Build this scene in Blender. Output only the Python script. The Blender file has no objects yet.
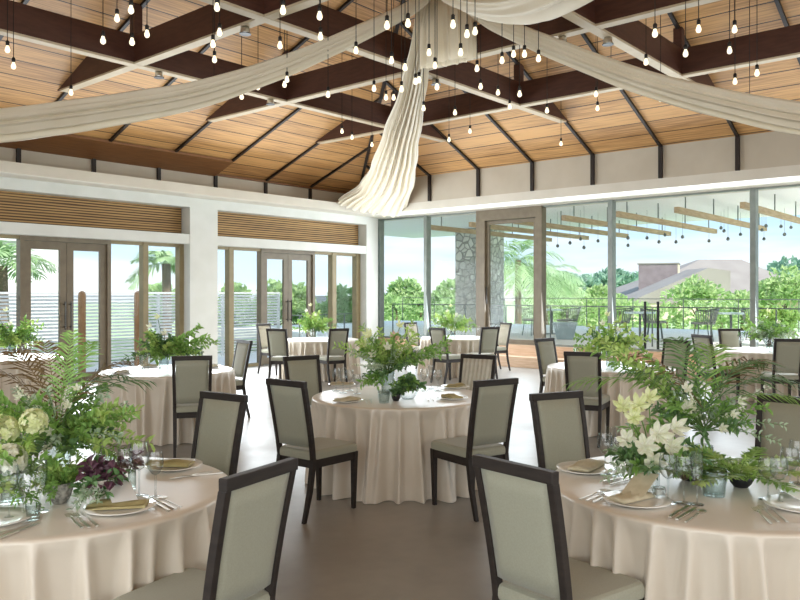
import bpy, math, random
from mathutils import Vector, Matrix, Quaternion
PI = math.pi
C = bpy.context.scene.collection
SC = bpy.context.scene
# ------------------------------------------------------------------ camera
# room axes: X runs along the left wall, Y along the right (glass) wall
FPX, ANG, YH, EYE = 768.0, math.radians(40.65), 293.0, 1.6
cam = bpy.data.cameras.new('camera')
cam.sensor_width = 36.0
cam.lens = FPX * 36.0 / 800.0
cam.shift_y = (YH - 300.0) / 800.0
cam.clip_start = 0.05
cam.clip_end = 600
camo = bpy.data.objects.new('camera', cam)
C.objects.link(camo)
camo.location = (0, 0, EYE)
camo.rotation_euler = (PI / 2, 0, ANG - PI / 2)
SC.camera = camo
SC.view_settings.view_transform = 'Standard'
SC.view_settings.look = 'None'
SC.view_settings.gamma = 1.0
SC.view_settings.use_curve_mapping = False
SC.view_settings.exposure = 0.36
# ------------------------------------------------------------------ sky
W = bpy.data.worlds.new('sky')
SC.world = W
W.use_nodes = True
wn, wl = W.node_tree.nodes, W.node_tree.links
wn.clear()
wo = wn.new('ShaderNodeOutputWorld')
wb = wn.new('ShaderNodeBackground')
tc = wn.new('ShaderNodeTexCoord')
sx = wn.new('ShaderNodeSeparateXYZ')
rp = wn.new('ShaderNodeValToRGB')
rp.color_ramp.elements[0].position = 0.0
rp.color_ramp.elements[0].color = (0.74, 0.90, 1.0, 1)
rp.color_ramp.elements[1].position = 0.75
rp.color_ramp.elements[1].color = (0.20, 0.48, 0.90, 1)
e = rp.color_ramp.elements.new(0.16)
e.color = (0.42, 0.74, 0.97, 1)
mp = wn.new('ShaderNodeMapping')
mp.inputs['Scale'].default_value = (1.6, 1.6, 11)
nz = wn.new('ShaderNodeTexNoise')
nz.inputs['Scale'].default_value = 1.7
nz.inputs['Detail'].default_value = 7
cr = wn.new('ShaderNodeValToRGB')
cr.color_ramp.elements[0].position = 0.43
cr.color_ramp.elements[1].position = 0.66
mx = wn.new('ShaderNodeMixRGB')
mx.inputs['Color2'].default_value = (1.0, 1.0, 1.0, 1)
wl.new(tc.outputs['Generated'], sx.inputs[0])
wl.new(sx.outputs['Z'], rp.inputs[0])
wl.new(tc.outputs['Generated'], mp.inputs[0])
wl.new(mp.outputs[0], nz.inputs['Vector'])
wl.new(nz.outputs['Fac'], cr.inputs[0])
wl.new(cr.outputs[0], mx.inputs['Fac'])
wl.new(rp.outputs[0], mx.inputs['Color1'])
wl.new(mx.outputs[0], wb.inputs['Color'])
wb.inputs['Strength'].default_value = 0.95
wl.new(wb.outputs[0], wo.inputs[0])
# ------------------------------------------------------------------ sun, added fill behind the camera, daylight at the window walls
sl = bpy.data.lights.new('sun', 'SUN')
sl.energy = 4.6
sl.angle = math.radians(2)
sl.color = (1.0, 0.95, 0.86)
so = bpy.data.objects.new('sun', sl)
C.objects.link(so)
so.rotation_euler = Vector((0.26, 0.70, -0.66)).to_track_quat('-Z', 'Y').to_euler()


def area(name, loc, aim, sx_, sy_, en, col):
    l = bpy.data.lights.new(name, 'AREA')
    l.shape = 'RECTANGLE'
    l.size, l.size_y, l.energy, l.color = sx_, sy_, en, col
    o = bpy.data.objects.new(name, l)
    C.objects.link(o)
    o.location = loc
    o.rotation_euler = (Vector(aim) - Vector(loc)).to_track_quat('-Z', 'Y').to_euler()
    return o


area('window_daylight', (-3.6, 3.0, 2.2), (8, 4.5, 1.2), 12, 3.6, 350, (0.92, 0.97, 1.0))  # this and the next: added fill, no windows behind the camera
area('window_daylight', (4.0, -6.8, 2.2), (6, 8, 1.2), 14, 3.6, 350, (0.92, 0.97, 1.0))
area('glass_wall_daylight', (14.6, 6.0, 2.0), (5, 6.0, 0.6), 13, 2.6, 480, (0.86, 0.94, 1.0))
area('door_wall_daylight', (8.5, 13.05, 1.4), (8.5, 5, 0.4), 9, 2.2, 500, (0.9, 0.96, 1.0))


# ------------------------------------------------------------------ geometry helpers
CA, SA = math.cos(ANG), math.sin(ANG)


def LD(lat, d, z=0.0):
    """a point lat metres right of and d metres in front of the camera, in room axes"""
    return Vector((CA * d + SA * lat, SA * d - CA * lat, z))


def AT(px, py, d):
    return LD((px - 400) / FPX * d, d, EYE + (YH - py) / FPX * d)


def ON(px, py, z):
    d = (EYE - z) * FPX / (py - YH)
    return LD((px - 400) / FPX * d, d, z)


class MB:
    def __init__(s):
        s.v, s.f = [], []

    def add(s, vs, fs):
        n = len(s.v)
        s.v += [tuple(v) for v in vs]
        s.f += [tuple(i + n for i in f) for f in fs]
        return s

    def box(s, c, size, rot=None):
        x, y, z = (k / 2 for k in size)
        vs = [Vector(p) for p in ((-x, -y, -z), (x, -y, -z), (x, y, -z), (-x, y, -z), (-x, -y, z), (x, -y, z), (x, y, z), (-x, y, z))]
        if rot is not None:
            vs = [rot @ v for v in vs]
        c = Vector(c)
        return s.add([v + c for v in vs], [(0, 3, 2, 1), (4, 5, 6, 7), (0, 1, 5, 4), (1, 2, 6, 5), (2, 3, 7, 6), (3, 0, 4, 7)])

    def bx(s, x0, x1, y0, y1, z0, z1):
        return s.box(((x0 + x1) / 2, (y0 + y1) / 2, (z0 + z1) / 2), (abs(x1 - x0), abs(y1 - y0), abs(z1 - z0)))

    def hexa(s, a, b):
        """prism between two quads of four points each"""
        return s.add(list(a) + list(b), [(3, 2, 1, 0), (4, 5, 6, 7), (0, 1, 5, 4), (1, 2, 6, 5), (2, 3, 7, 6), (3, 0, 4, 7)])

    def prism(s, poly, d):
        """polygon (3-D points) pushed along d"""
        n = len(poly)
        d = Vector(d)
        a = [Vector(p) for p in poly]
        return s.add(a + [p + d for p in a], [tuple(range(n - 1, -1, -1)), tuple(range(n, 2 * n))] + [(i, (i + 1) % n, n + (i + 1) % n, n + i) for i in range(n)])

    def bar(s, a, b, w, h, up=(0, 0, 1)):
        a, b, up = Vector(a), Vector(b), Vector(up)
        t = (b - a).normalized()
        r = t.cross(up)
        if r.length < 1e-4:
            r = t.cross(Vector((1, 0, 0)))
        r.normalize()
        u = r.cross(t)
        q = lambda p: [p - r * w / 2 - u * h / 2, p + r * w / 2 - u * h / 2, p + r * w / 2 + u * h / 2, p - r * w / 2 + u * h / 2]
        return s.hexa(q(a), q(b))

    def tube(s, pts, rad, n=6, cap=True):
        pts = [Vector(p) for p in pts]
        if not hasattr(rad, '__len__'):
            rad = [rad] * len(pts)
        ring, fs = [], []
        ref = None
        for i, p in enumerate(pts):
            t = (pts[min(i + 1, len(pts) - 1)] - pts[max(i - 1, 0)]).normalized()
            if ref is None:
                ref = Vector((0, 0, 1)) if abs(t.z) < 0.9 else Vector((1, 0, 0))
            r = t.cross(ref).normalized()
            u = r.cross(t)
            ref = u
            for k in range(n):
                a = 2 * PI * k / n
                ring.append(p + (r * math.cos(a) + u * math.sin(a)) * rad[i])
        for i in range(len(pts) - 1):
            for k in range(n):
                fs.append((i * n + k, i * n + (k + 1) % n, (i + 1) * n + (k + 1) % n, (i + 1) * n + k))
        if cap:
            fs.append(tuple(range(n - 1, -1, -1)))
            fs.append(tuple(range((len(pts) - 1) * n, len(pts) * n)))
        return s.add(ring, fs)

    def lathe(s, prof, n=20, c=(0, 0, 0)):
        c = Vector(c)
        vs, fs = [], []
        for r, z in prof:
            for k in range(n):
                a = 2 * PI * k / n
                vs.append(c + Vector((r * math.cos(a), r * math.sin(a), z)))
        for i in range(len(prof) - 1):
            for k in range(n):
                fs.append((i * n + k, i * n + (k + 1) % n, (i + 1) * n + (k + 1) % n, (i + 1) * n + k))
        if prof[0][0] > 1e-4:
            fs.append(tuple(range(n - 1, -1, -1)))
        if prof[-1][0] > 1e-4 and getattr(s, 'closetop', False):
            fs.append(tuple(range((len(prof) - 1) * n, len(prof) * n)))
        return s.add(vs, fs)

    def leaf(s, p, d, up, L, w, bend=0.15, fold=0.15):
        p, d = Vector(p), Vector(d).normalized()
        r = d.cross(Vector(up))
        if r.length < 1e-3:
            r = d.cross(Vector((1, 0.3, 0)))
        r.normalize()
        u = r.cross(d)
        m1 = p + d * L * 0.32 + u * L * bend * 0.4
        m2 = p + d * L * 0.68 + u * L * bend * 0.3
        t = p + d * L - u * L * bend * 0.5
        f = u * w * fold
        return s.add([p, m1 + r * w * 0.5 + f, m2 + r * w * 0.4 + f, t, m2 - r * w * 0.4 + f, m1 - r * w * 0.5 + f], [(0, 1, 2, 3), (0, 3, 4, 5)])

    def blade(s, p, d, up, L, w, droop=0.25):
        p, d = Vector(p), Vector(d).normalized()
        r = d.cross(Vector(up))
        if r.length < 1e-3:
            r = Vector((1, 0, 0))
        r.normalize()
        m = p + d * L * 0.5 - Vector((0, 0, 1)) * L * droop * 0.25
        t = p + d * L - Vector((0, 0, 1)) * L * droop
        return s.add([p - r * w * .25, p + r * w * .25, m + r * w * 0.5, m - r * w * 0.5, t], [(0, 1, 2, 3), (3, 2, 4)])

    def build(s, name, mat, parent=None, smooth=False, loc=None, bevel=0, subsurf=0, auto=None):
        me = bpy.data.meshes.new(name)
        me.from_pydata(s.v, [], s.f)
        me.materials.append(mat)
        if smooth:
            me.polygons.foreach_set('use_smooth', [True] * len(me.polygons))
        me.update()
        o = bpy.data.objects.new(name, me)
        C.objects.link(o)
        if parent is not None:
            o.parent = parent
        if loc is not None:
            o.location = loc
        if bevel:
            m = o.modifiers.new('bevel', 'BEVEL')
            m.width, m.segments, m.limit_method = bevel, 2, 'ANGLE'
        if subsurf:
            m = o.modifiers.new('sub', 'SUBSURF')
            m.levels = m.render_levels = subsurf
        return o


def tag(o, label=None, cat=None, group=None, kind=None):
    if label:
        o['label'] = label
    if cat:
        o['category'] = cat
    if group:
        o['group'] = group
    if kind:
        o['kind'] = kind
    return o


def thing(name, label, cat, loc=(0, 0, 0), rz=0.0, group=None):
    o = bpy.data.objects.new(name, None)
    o.empty_display_size = 0.1
    C.objects.link(o)
    o.location = loc
    o.rotation_euler = (0, 0, rz)
    return tag(o, label, cat, group)


def struct(name, mb, mat, **k):
    return tag(mb.build(name, mat, **k), kind='structure')


def dup(root, loc, rz=0.0, label=None, group=None):
    r = root.copy()
    C.objects.link(r)
    r.location = loc
    r.rotation_euler = (0, 0, rz)
    if label:
        r['label'] = label
    if group:
        r['group'] = group
    for ch in list(root.children):
        c = ch.copy()
        C.objects.link(c)
        c.parent = r
        for g in ch.children:
            q = g.copy()
            C.objects.link(q)
            q.parent = c
    return r


# ------------------------------------------------------------------ materials
def hexc(h):
    h = h.lstrip('#')
    f = lambda c: c / 12.92 if c <= 0.04045 else ((c + 0.055) / 1.055) ** 2.4
    return tuple(f(int(h[i:i + 2], 16) / 255) for i in (0, 2, 4)) + (1,)


class N:
    def __init__(s, name):
        s.m = bpy.data.materials.new(name)
        s.m.use_nodes = True
        s.t = s.m.node_tree
        s.b = s.t.nodes['Principled BSDF']
        s.out = s.t.nodes['Material Output']

    def n(s, t, **k):
        x = s.t.nodes.new('ShaderNode' + t)
        for a, b in k.items():
            if a in x.inputs:
                x.inputs[a].default_value = b
            else:
                setattr(x, a, b)
        return x

    def l(s, a, b):
        s.t.links.new(a, b)


def mat(name, c1, c2=None, rough=0.6, scale=8.0, stretch=(1, 1, 1), metal=0.0, bump=0.0, bscale=None, spec=0.5, coat=0, trans=0.0, sheen=0.0, coord='Object', detail=4):
    k = N(name)
    b = k.b
    b.inputs['Roughness'].default_value = rough
    b.inputs['Metallic'].default_value = metal
    b.inputs['Specular IOR Level'].default_value = spec
    b.inputs['Base Color'].default_value = hexc(c1)
    if coat:
        b.inputs['Coat Weight'].default_value = coat
    if sheen:
        b.inputs['Sheen Weight'].default_value = sheen
    tcn = k.n('TexCoord')
    mpn = k.n('Mapping', Scale=stretch)
    k.l(tcn.outputs[coord], mpn.inputs[0])
    if c2:
        nn = k.n('TexNoise', Scale=scale, Detail=detail)
        k.l(mpn.outputs[0], nn.inputs['Vector'])
        r = k.n('ValToRGB')
        r.color_ramp.elements[0].position = 0.35
        r.color_ramp.elements[1].position = 0.65
        r.color_ramp.elements[0].color = hexc(c1)
        r.color_ramp.elements[1].color = hexc(c2)
        k.l(nn.outputs['Fac'], r.inputs[0])
        k.l(r.outputs[0], b.inputs['Base Color'])
        if trans:
            tr = k.n('BsdfTranslucent')
            k.l(r.outputs[0], tr.inputs['Color'])
            ms = k.n('MixShader', Fac=trans)
            k.l(b.outputs[0], ms.inputs[1])
            k.l(tr.outputs[0], ms.inputs[2])
            k.l(ms.outputs[0], k.out.inputs[0])
    if bump:
        nb = k.n('TexNoise', Scale=bscale or scale * 4, Detail=3)
        k.l(mpn.outputs[0], nb.inputs['Vector'])
        bp = k.n('Bump', Strength=bump, Distance=0.01)
        k.l(nb.outputs['Fac'], bp.inputs['Height'])
        k.l(bp.outputs[0], b.inputs['Normal'])
    return k.m


def glassmat(name, tint='#f4f9f8', edge='#b9c4c4', gl=0.9, base=0.03):
    """thin clear glass: see-through, edges reflect"""
    k = N(name)
    tr = k.n('BsdfTransparent')
    gs = k.n('BsdfGlossy', Roughness=0.02)
    lw = k.n('LayerWeight', Blend=0.35)
    cm = k.n('MixRGB')
    cm.inputs['Color1'].default_value = hexc(tint)
    cm.inputs['Color2'].default_value = hexc(edge)
    k.l(lw.outputs['Facing'], cm.inputs['Fac'])
    k.l(cm.outputs[0], tr.inputs['Color'])
    pw = k.n('Math', operation='POWER')
    pw.inputs[1].default_value = 4.0
    l2 = k.n('LayerWeight', Blend=0.5)
    k.l(l2.outputs['Facing'], pw.inputs[0])
    fr = pw
    mu = k.n('Math', operation='MULTIPLY_ADD')
    mu.inputs[1].default_value = gl
    mu.inputs[2].default_value = base
    k.l(fr.outputs[0], mu.inputs[0])
    ms = k.n('MixShader')
    k.l(mu.outputs[0], ms.inputs[0])
    k.l(tr.outputs[0], ms.inputs[1])
    k.l(gs.outputs[0], ms.inputs[2])
    k.l(ms.outputs[0], k.out.inputs[0])
    return k.m


def plankmat(name, axis):
    """ceiling boards: joints every 0.34 m across the slope, grain along the eave"""
    k = N(name)
    g = k.n('NewGeometry')
    sp = k.n('SeparateXYZ')
    k.l(g.outputs['Position'], sp.inputs[0])
    dv = k.n('Math', operation='DIVIDE')
    dv.inputs[1].default_value = 0.34
    k.l(sp.outputs[axis], dv.inputs[0])
    fl = k.n('Math', operation='FLOOR')
    k.l(dv.outputs[0], fl.inputs[0])
    fr = k.n('Math', operation='FRACT')
    k.l(dv.outputs[0], fr.inputs[0])
    gr = k.n('Math', operation='LESS_THAN')
    gr.inputs[1].default_value = 0.055
    k.l(fr.outputs[0], gr.inputs[0])
    wnz = k.n('TexWhiteNoise', noise_dimensions='1D')
    k.l(fl.outputs[0], wnz.inputs['W'])
    mpn = k.n('Mapping', Scale=(1.0, 30, 30) if axis == 'Y' else (30, 1.0, 30))
    k.l(g.outputs['Position'], mpn.inputs[0])
    nn = k.n('TexNoise', Scale=1.3, Detail=6)
    k.l(mpn.outputs[0], nn.inputs['Vector'])
    n2 = k.n('TexNoise', Scale=0.5, Detail=2)
    k.l(g.outputs['Position'], n2.inputs['Vector'])
    ad = k.n('Math', operation='MULTIPLY_ADD')
    ad.inputs[1].default_value = 0.25
    k.l(wnz.outputs['Value'], ad.inputs[0])
    k.l(nn.outputs['Fac'], ad.inputs[2])
    ad2 = k.n('Math', operation='MULTIPLY_ADD')
    ad2.inputs[1].default_value = 0.5
    k.l(n2.outputs['Fac'], ad2.inputs[0])
    k.l(ad.outputs[0], ad2.inputs[2])
    r = k.n('ValToRGB')
    r.color_ramp.elements[0].position = 0.5
    r.color_ramp.elements[0].color = hexc('#875c33')
    r.color_ramp.elements[1].position = 1.15
    r.color_ramp.elements[1].position = 1.0
    r.color_ramp.elements[1].color = hexc('#d8a76c')
    k.l(ad2.outputs[0], r.inputs[0])
    m = k.n('MixRGB')
    m.inputs['Color2'].default_value = hexc('#2a1a10')
    k.l(gr.outputs[0], m.inputs['Fac'])
    k.l(r.outputs[0], m.inputs['Color1'])
    k.l(m.outputs[0], k.b.inputs['Base Color'])
    k.b.inputs['Roughness'].default_value = 0.5
    return k.m


def wavemat(name, axis, freq, c1, c2, noise=0.6, rough=0.7):
    """fine woven strips across one axis"""
    k = N(name)
    g = k.n('NewGeometry')
    mpn = k.n('Mapping', Scale=(0.7, 0.7, 70) if axis == 'Z' else (70, 0.7, 0.7))
    k.l(g.outputs['Position'], mpn.inputs[0])
    nn = k.n('TexNoise', Scale=1.0, Detail=2)
    k.l(mpn.outputs[0], nn.inputs['Vector'])
    sp = k.n('SeparateXYZ')
    k.l(g.outputs['Position'], sp.inputs[0])
    ml = k.n('Math', operation='MULTIPLY')
    ml.inputs[1].default_value = freq * 2 * PI
    k.l(sp.outputs[axis], ml.inputs[0])
    sn = k.n('Math', operation='SINE')
    k.l(ml.outputs[0], sn.inputs[0])
    ad = k.n('Math', operation='MULTIPLY_ADD')
    ad.inputs[1].default_value = 0.28
    k.l(sn.outputs[0], ad.inputs[0])
    k.l(nn.outputs['Fac'], ad.inputs[2])
    r = k.n('ValToRGB')
    r.color_ramp.elements[0].position = 0.3
    r.color_ramp.elements[1].position = 0.68
    r.color_ramp.elements[0].color = hexc(c1)
    r.color_ramp.elements[1].color = hexc(c2)
    k.l(ad.outputs[0], r.inputs[0])
    k.l(r.outputs[0], k.b.inputs['Base Color'])
    k.b.inputs['Roughness'].default_value = rough
    return k.m


def floormat():
    k = N('polished concrete')
    g = k.n('NewGeometry')
    n1 = k.n('TexNoise', Scale=0.9, Detail=4, Roughness=0.5)
    n2 = k.n('TexNoise', Scale=7, Detail=6)
    k.l(g.outputs['Position'], n1.inputs['Vector'])
    k.l(g.outputs['Position'], n2.inputs['Vector'])
    a = k.n('Math', operation='MULTIPLY_ADD')
    a.inputs[1].default_value = 0.35
    k.l(n2.outputs['Fac'], a.inputs[0])
    k.l(n1.outputs['Fac'], a.inputs[2])
    r = k.n('ValToRGB')
    r.color_ramp.elements[0].position = 0.45
    r.color_ramp.elements[1].position = 0.9
    r.color_ramp.elements[0].color = hexc('#8d8a85')
    r.color_ramp.elements[1].color = hexc('#a6a29c')
    k.l(a.outputs[0], r.inputs[0])
    k.l(r.outputs[0], k.b.inputs['Base Color'])
    rr = k.n('MapRange')
    rr.inputs['From Min'].default_value = 0.3
    rr.inputs['From Max'].default_value = 0.7
    rr.inputs['To Min'].default_value = 0.28
    rr.inputs['To Max'].default_value = 0.38
    k.b.inputs['Specular IOR Level'].default_value = 0.32
    k.l(n1.outputs['Fac'], rr.inputs[0])
    k.l(rr.outputs[0], k.b.inputs['Roughness'])
    return k.m


def stonemat():
    k = N('rough stone')
    tcn = k.n('TexCoord')
    v = k.n('TexVoronoi', Scale=4.6)
    k.l(tcn.outputs['Object'], v.inputs['Vector'])
    v2 = k.n('TexVoronoi', Scale=4.6, feature='DISTANCE_TO_EDGE')
    k.l(tcn.outputs['Object'], v2.inputs['Vector'])
    r = k.n('ValToRGB')
    r.color_ramp.elements[0].position = 0.02
    r.color_ramp.elements[1].position = 0.09
    k.l(v2.outputs['Distance'], r.inputs[0])
    sv = k.n('SeparateColor')
    k.l(v.outputs['Color'], sv.inputs[0])
    c = k.n('ValToRGB')
    c.color_ramp.elements[0].color = hexc('#bfbcb4')
    c.color_ramp.elements[1].color = hexc('#e6e3da')
    k.l(sv.outputs[0], c.inputs[0])
    m = k.n('MixRGB')
    m.inputs['Color1'].default_value = hexc('#a5a199')
    k.l(r.outputs[0], m.inputs['Fac'])
    k.l(c.outputs[0], m.inputs['Color2'])
    k.l(m.outputs[0], k.b.inputs['Base Color'])
    bp = k.n('Bump', Strength=0.8, Distance=0.05)
    k.l(r.outputs[0], bp.inputs['Height'])
    k.l(bp.outputs[0], k.b.inputs['Normal'])
    k.b.inputs['Roughness'].default_value = 0.85
    return k.m


def emit(name, col, st):
    k = N(name)
    k.b.inputs['Base Color'].default_value = hexc(col)
    k.b.inputs['Emission Color'].default_value = hexc(col)
    k.b.inputs['Emission Strength'].default_value = st
    return k.m


M = dict(
    floor=floormat(), plankL=plankmat('ceiling boards left slope', 'Y'), plankR=plankmat('ceiling boards right slope', 'X'),
    white=mat('white plaster', '#dcddd9', '#d6d7d2', 0.7, 3), panel=mat('beige panel', '#c9c0b0', '#c2b8a7', 0.6, 2),
    cornice=mat('cornice paint', '#e2ddd2', '#dad5c9', 0.6, 2),
    beam=mat('dark brown beam', '#46291f', '#523226', 0.5, 5, (1, 1, 6)), flange=mat('pale beam underside', '#c9baa0', '#bfae92', 0.6, 4),
    darkboard=mat('dark stained board', '#7a5230', '#8c6038', 0.5, 3, (1, 14, 14)), rib=mat('black brown rib', '#241a16', None, 0.5), black=mat('black plastic', '#141313', None, 0.45),
    bronze=mat('taupe door frame', '#766a57', '#6c604e', 0.5, 6), mull=mat('grey metal mullion', '#8b918d', '#7f8682', 0.4, 6, metal=0.3),
    olive=mat('olive brown frame', '#8f8160', '#857757', 0.5, 6), handle=mat('dark steel', '#4a4744', None, 0.3, metal=0.8),
    blind=wavemat('woven bamboo', 'Z', 21, '#4d3520', '#b8935f'),
    wood=mat('chair wood', '#2a2421', '#332c28', 0.5, 9, (1, 1, 5), spec=0.3), fabric=mat('sage beige upholstery', '#979684', '#9d9c8a', 0.7, 160, bump=0.08, bscale=500, sheen=0.2),
    ruched=mat('pale ruched cover', '#cfcabd', '#c6c1b3', 0.7, 20),
    cloth=mat('cream satin', '#dbd0c0', '#d5c9b8', 0.3, 3, sheen=0.2, spec=0.7), drape=mat('ivory voile', '#f6eedc', '#f2e9d5', 0.55, 3, trans=0.25),
    glass=glassmat('clear glass', '#f8fbfa', '#c8d2d0', 0.6, 0.03), pane=glassmat('window glass', '#ffffff', '#fcfdfd', 0.10, 0.006), crystal=glassmat('cut crystal', '#fdfefe', '#bfcaca', 0.9, 0.09),
    china=mat('white china', '#f0eee8', None, 0.2, coat=0.4), napkin=mat('olive gold napkin', '#b9ad7f', '#a99c6c', 0.75, 20), bnapkin=mat('sand napkin', '#cfc5ab', '#c0b598', 0.75, 20),
    card=mat('white card', '#eef0f0', None, 0.6), steel=mat('polished silver', '#e6e4de', None, 0.3, metal=1.0),
    green=mat('mid green leaf', '#76a04c', '#a3c872', 0.5, 30, trans=0.35), lime=mat('lime leaf', '#a6c764', '#cbe092', 0.5, 30, trans=0.4),
    dgreen=mat('deep green leaf', '#4f7444', '#7b9f6a', 0.45, 30, trans=0.3), sage=mat('silvery leaf', '#9db594', '#cfdcc4', 0.5, 30, trans=0.3),
    brown=mat('brown palm leaf', '#6f5a3c', '#8f7a55', 0.55, 30, trans=0.2), purple=mat('plum leaf', '#4a2f3a', '#7a5563', 0.45, 40, trans=0.15),
    stem=mat('green stem', '#6c8a4a', '#5b773d', 0.6, 20), petal=mat('white petal', '#f6f4e8', '#e9ecd0', 0.55, 40, trans=0.3), lilyg=mat('cream green petal', '#dfe6a8', '#f1f2cf', 0.55, 30, trans=0.3),
    pink=mat('blush petal', '#e5c9b6', '#d9b49e', 0.55, 30, trans=0.3), stonebowl=mat('grey speckled stoneware', '#b9b6ae', '#6f6d68', 0.7, 60), blackbowl=mat('black stoneware', '#25262b', None, 0.35),
    lace=mat('white openwork ceramic', '#efece4', '#b8b2a6', 0.5, 45), bulb=emit('warm lamp glass', '#fff0cf', 0.98),
    terrace=mat('pale terrace stone', '#f7f6f3', '#efeeea', 0.7, 2), deck=mat('wooden deck', '#d8bba0', '#c8a88c', 0.55, 3, (12, 1, 12)), slatwood=mat('warm timber slat', '#bca482', '#a68d6b', 0.6, 4, (1, 8, 8)),
    fence=mat('white fence', '#f0f1ef', '#e8eae8', 0.6, 4), post=mat('orange timber post', '#b58a63', '#a37850', 0.6, 6), stone=stonemat(),
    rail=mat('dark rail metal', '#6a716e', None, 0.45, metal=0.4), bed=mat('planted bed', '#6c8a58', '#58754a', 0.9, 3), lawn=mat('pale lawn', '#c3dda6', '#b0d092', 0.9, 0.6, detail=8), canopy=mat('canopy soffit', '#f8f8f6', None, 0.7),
    roof=mat('grey roof', '#9b9590', '#918a86', 0.8, 0.6), brick=mat('mauve brown brick', '#95878d', '#887a80', 0.8, 2), cream=mat('cream wall', '#dccfb8', '#d2c4ab', 0.8, 2), bwhite=mat('white render', '#f1f3f2', '#e9eceb', 0.7, 0.5),
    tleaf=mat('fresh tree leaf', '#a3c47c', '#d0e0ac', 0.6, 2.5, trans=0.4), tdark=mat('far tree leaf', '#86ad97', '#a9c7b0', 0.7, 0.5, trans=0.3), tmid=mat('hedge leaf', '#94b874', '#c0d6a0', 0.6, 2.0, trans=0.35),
    palm=mat('palm leaf', '#8fb47a', '#bcd5a2', 0.55, 3, trans=0.35), trunk=mat('tree bark', '#8a7a66', '#6f604f', 0.9, 8, (1, 1, 4)), rope=mat('grey woven rope', '#868b85', '#9a9f98', 0.8, 30), pot=mat('pale blue grey planter', '#a9bcc0', '#9aaeb3', 0.6, 6),
    teal=mat('pale stone tabletop', '#cfe2e4', None, 0.3),
)

# ------------------------------------------------------------------ the room shell
YE, ZE1, S1 = 13.40, 4.10, 0.370      # left eave and slope
XE, ZE2, S2 = 13.65, 4.27, 0.425      # right eave and slope
YW, YP, XG = 13.40, 13.12, 14.75      # window plane, pillar face, glass wall
ZSOF, ZCOR, ZB = 3.50, 3.68, 4.72     # cornice underside, cornice top, beam underside
YR = 3.0
zl = lambda y: ZE1 + S1 * (YE - y)
zr = lambda x: ZE2 + S2 * (XE - x)
ZR = zl(YR)
XR = XE - (ZR - ZE2) / S2
YH0 = YE - (ZE2 - ZE1) / S1           # where the hip meets the right eave


def roofz(x, y):
    return min(zl(y), zr(x), zl(2 * YR - y))


struct('floor', MB().bx(-5, 14.2, -8, 13.5, -0.2, 0), M['floor'])
t_ = (0, 0, 0.15)
struct('ceiling_left', MB().prism([(-4, YE, ZE1), (XE, YE, ZE1), (XE, YH0, ZE2), (XR, YR, ZR), (-4, YR, ZR)], t_), M['plankL'])
struct('ceiling_right', MB().prism([(XE, YH0, ZE2), (XE, 2 * YR - YH0, ZE2), (XR, YR, ZR)], t_), M['plankR'])
struct('ceiling_rear', MB().prism([(-4, YR, ZR), (XR, YR, ZR), (XE, 2 * YR - YH0, ZE2), (-4, 2 * YR - YE, ZE1)], t_), M['plankL'])
# cornices
struct('trim_1', MB().bx(-4, 13.65, 12.6, 13.6, ZSOF, ZCOR), M['cornice'])
struct('trim_2', MB().bx(13.65, 15.2, -7, 13.6, ZSOF, ZCOR), M['cornice'])
# beige frieze panels below the eaves
struct('wall_left_frieze', MB().bx(-4, 13.65, YE, YE + 0.2, ZCOR, ZE1 + 0.05), M['panel'])
struct('wall_right_frieze', MB().bx(XE, XE + 0.2, -7, YE + 0.2, ZCOR, ZE2 + 0.05), M['panel'])
struct('trim_3', MB().prism([(-4, YE - .01, ZE1 - .02), (9.66, YE - .01, ZE1 - .02), (9.66, YE - .62, zl(YE - .62) - .02), (-4, YE - .62, zl(YE - .62) - .02)], (0, 0, -.045)), M['darkboard'])
struct('trim_8', MB().prism([(9.66, YE - .01, ZE1 - .01), (13.6, YE - .01, ZE1 - .01), (13.6, YE - .06, ZE1 - .005), (9.66, YE - .06, ZE1 - .005)], (0, 0, -.04)), M['darkboard'])
# white wall over and between the door bays
wm = MB()
wm.bx(-4, 14.42, YP, 13.6, 3.31, ZSOF)
wm.bx(8.87, 9.53, YP, 13.62, 0, 3.31)
wm.bx(14.0, 14.42, YP, 13.62, 0, 3.31)
wm.bx(3.5, 4.15, YP, 13.62, 0, 3.31)
wm.bx(-4, 3.5, 13.3, 13.62, 0, 3.31)
struct('wall_left', wm, M['white'])
struct('wall_rear', MB().bx(-4.2, -4, -7.6, 13.6, 0, 8.2), M['white'])  # this and the next: unseen walls, added to cut light from behind
struct('wall_near', MB().bx(-4.2, 13.8, -7.6, -7.4, 0, 4.2), M['white'])
for i, (a, b) in enumerate(((4.15, 8.87), (9.53, 14.0))):
    struct('trim_%d' % (4 + i), MB().bx(a, b, YP + 0.01, 13.55, 2.58, 2.77), M['white'])
struct('trim_6', MB().bx(4.15, 8.87, YW + 0.06, 13.6, 2.77, 3.31), M['white'])
struct('trim_7', MB().bx(9.53, 14.0, YW + 0.06, 13.6, 2.77, 3.31), M['white'])
for a, b, lb in ((4.15, 8.87, 'long bamboo blind above the double door beside the white pillar at left'), (9.53, 14.0, 'bamboo blind above the door bay next to the room corner')):
    t = thing('bamboo_blind', lb, 'blind', ((a + b) / 2, YW, 2.77), 0, 'woven bamboo blinds')
    h = (b - a) / 2
    MB().bx(-h + 0.02, h - 0.02, -0.01, 0.04, 0.03, 0.535).build('woven_panel', M['blind'], t)
    MB().bx(-h + 0.02, h - 0.02, -0.02, 0.045, 0.0, 0.03).build('bottom_rail', M['bronze'], t)


def frame_struct(name, label=None):
    o = bpy.data.objects.new(name, None)
    C.objects.link(o)
    o['kind'] = 'structure'
    return o


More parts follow.
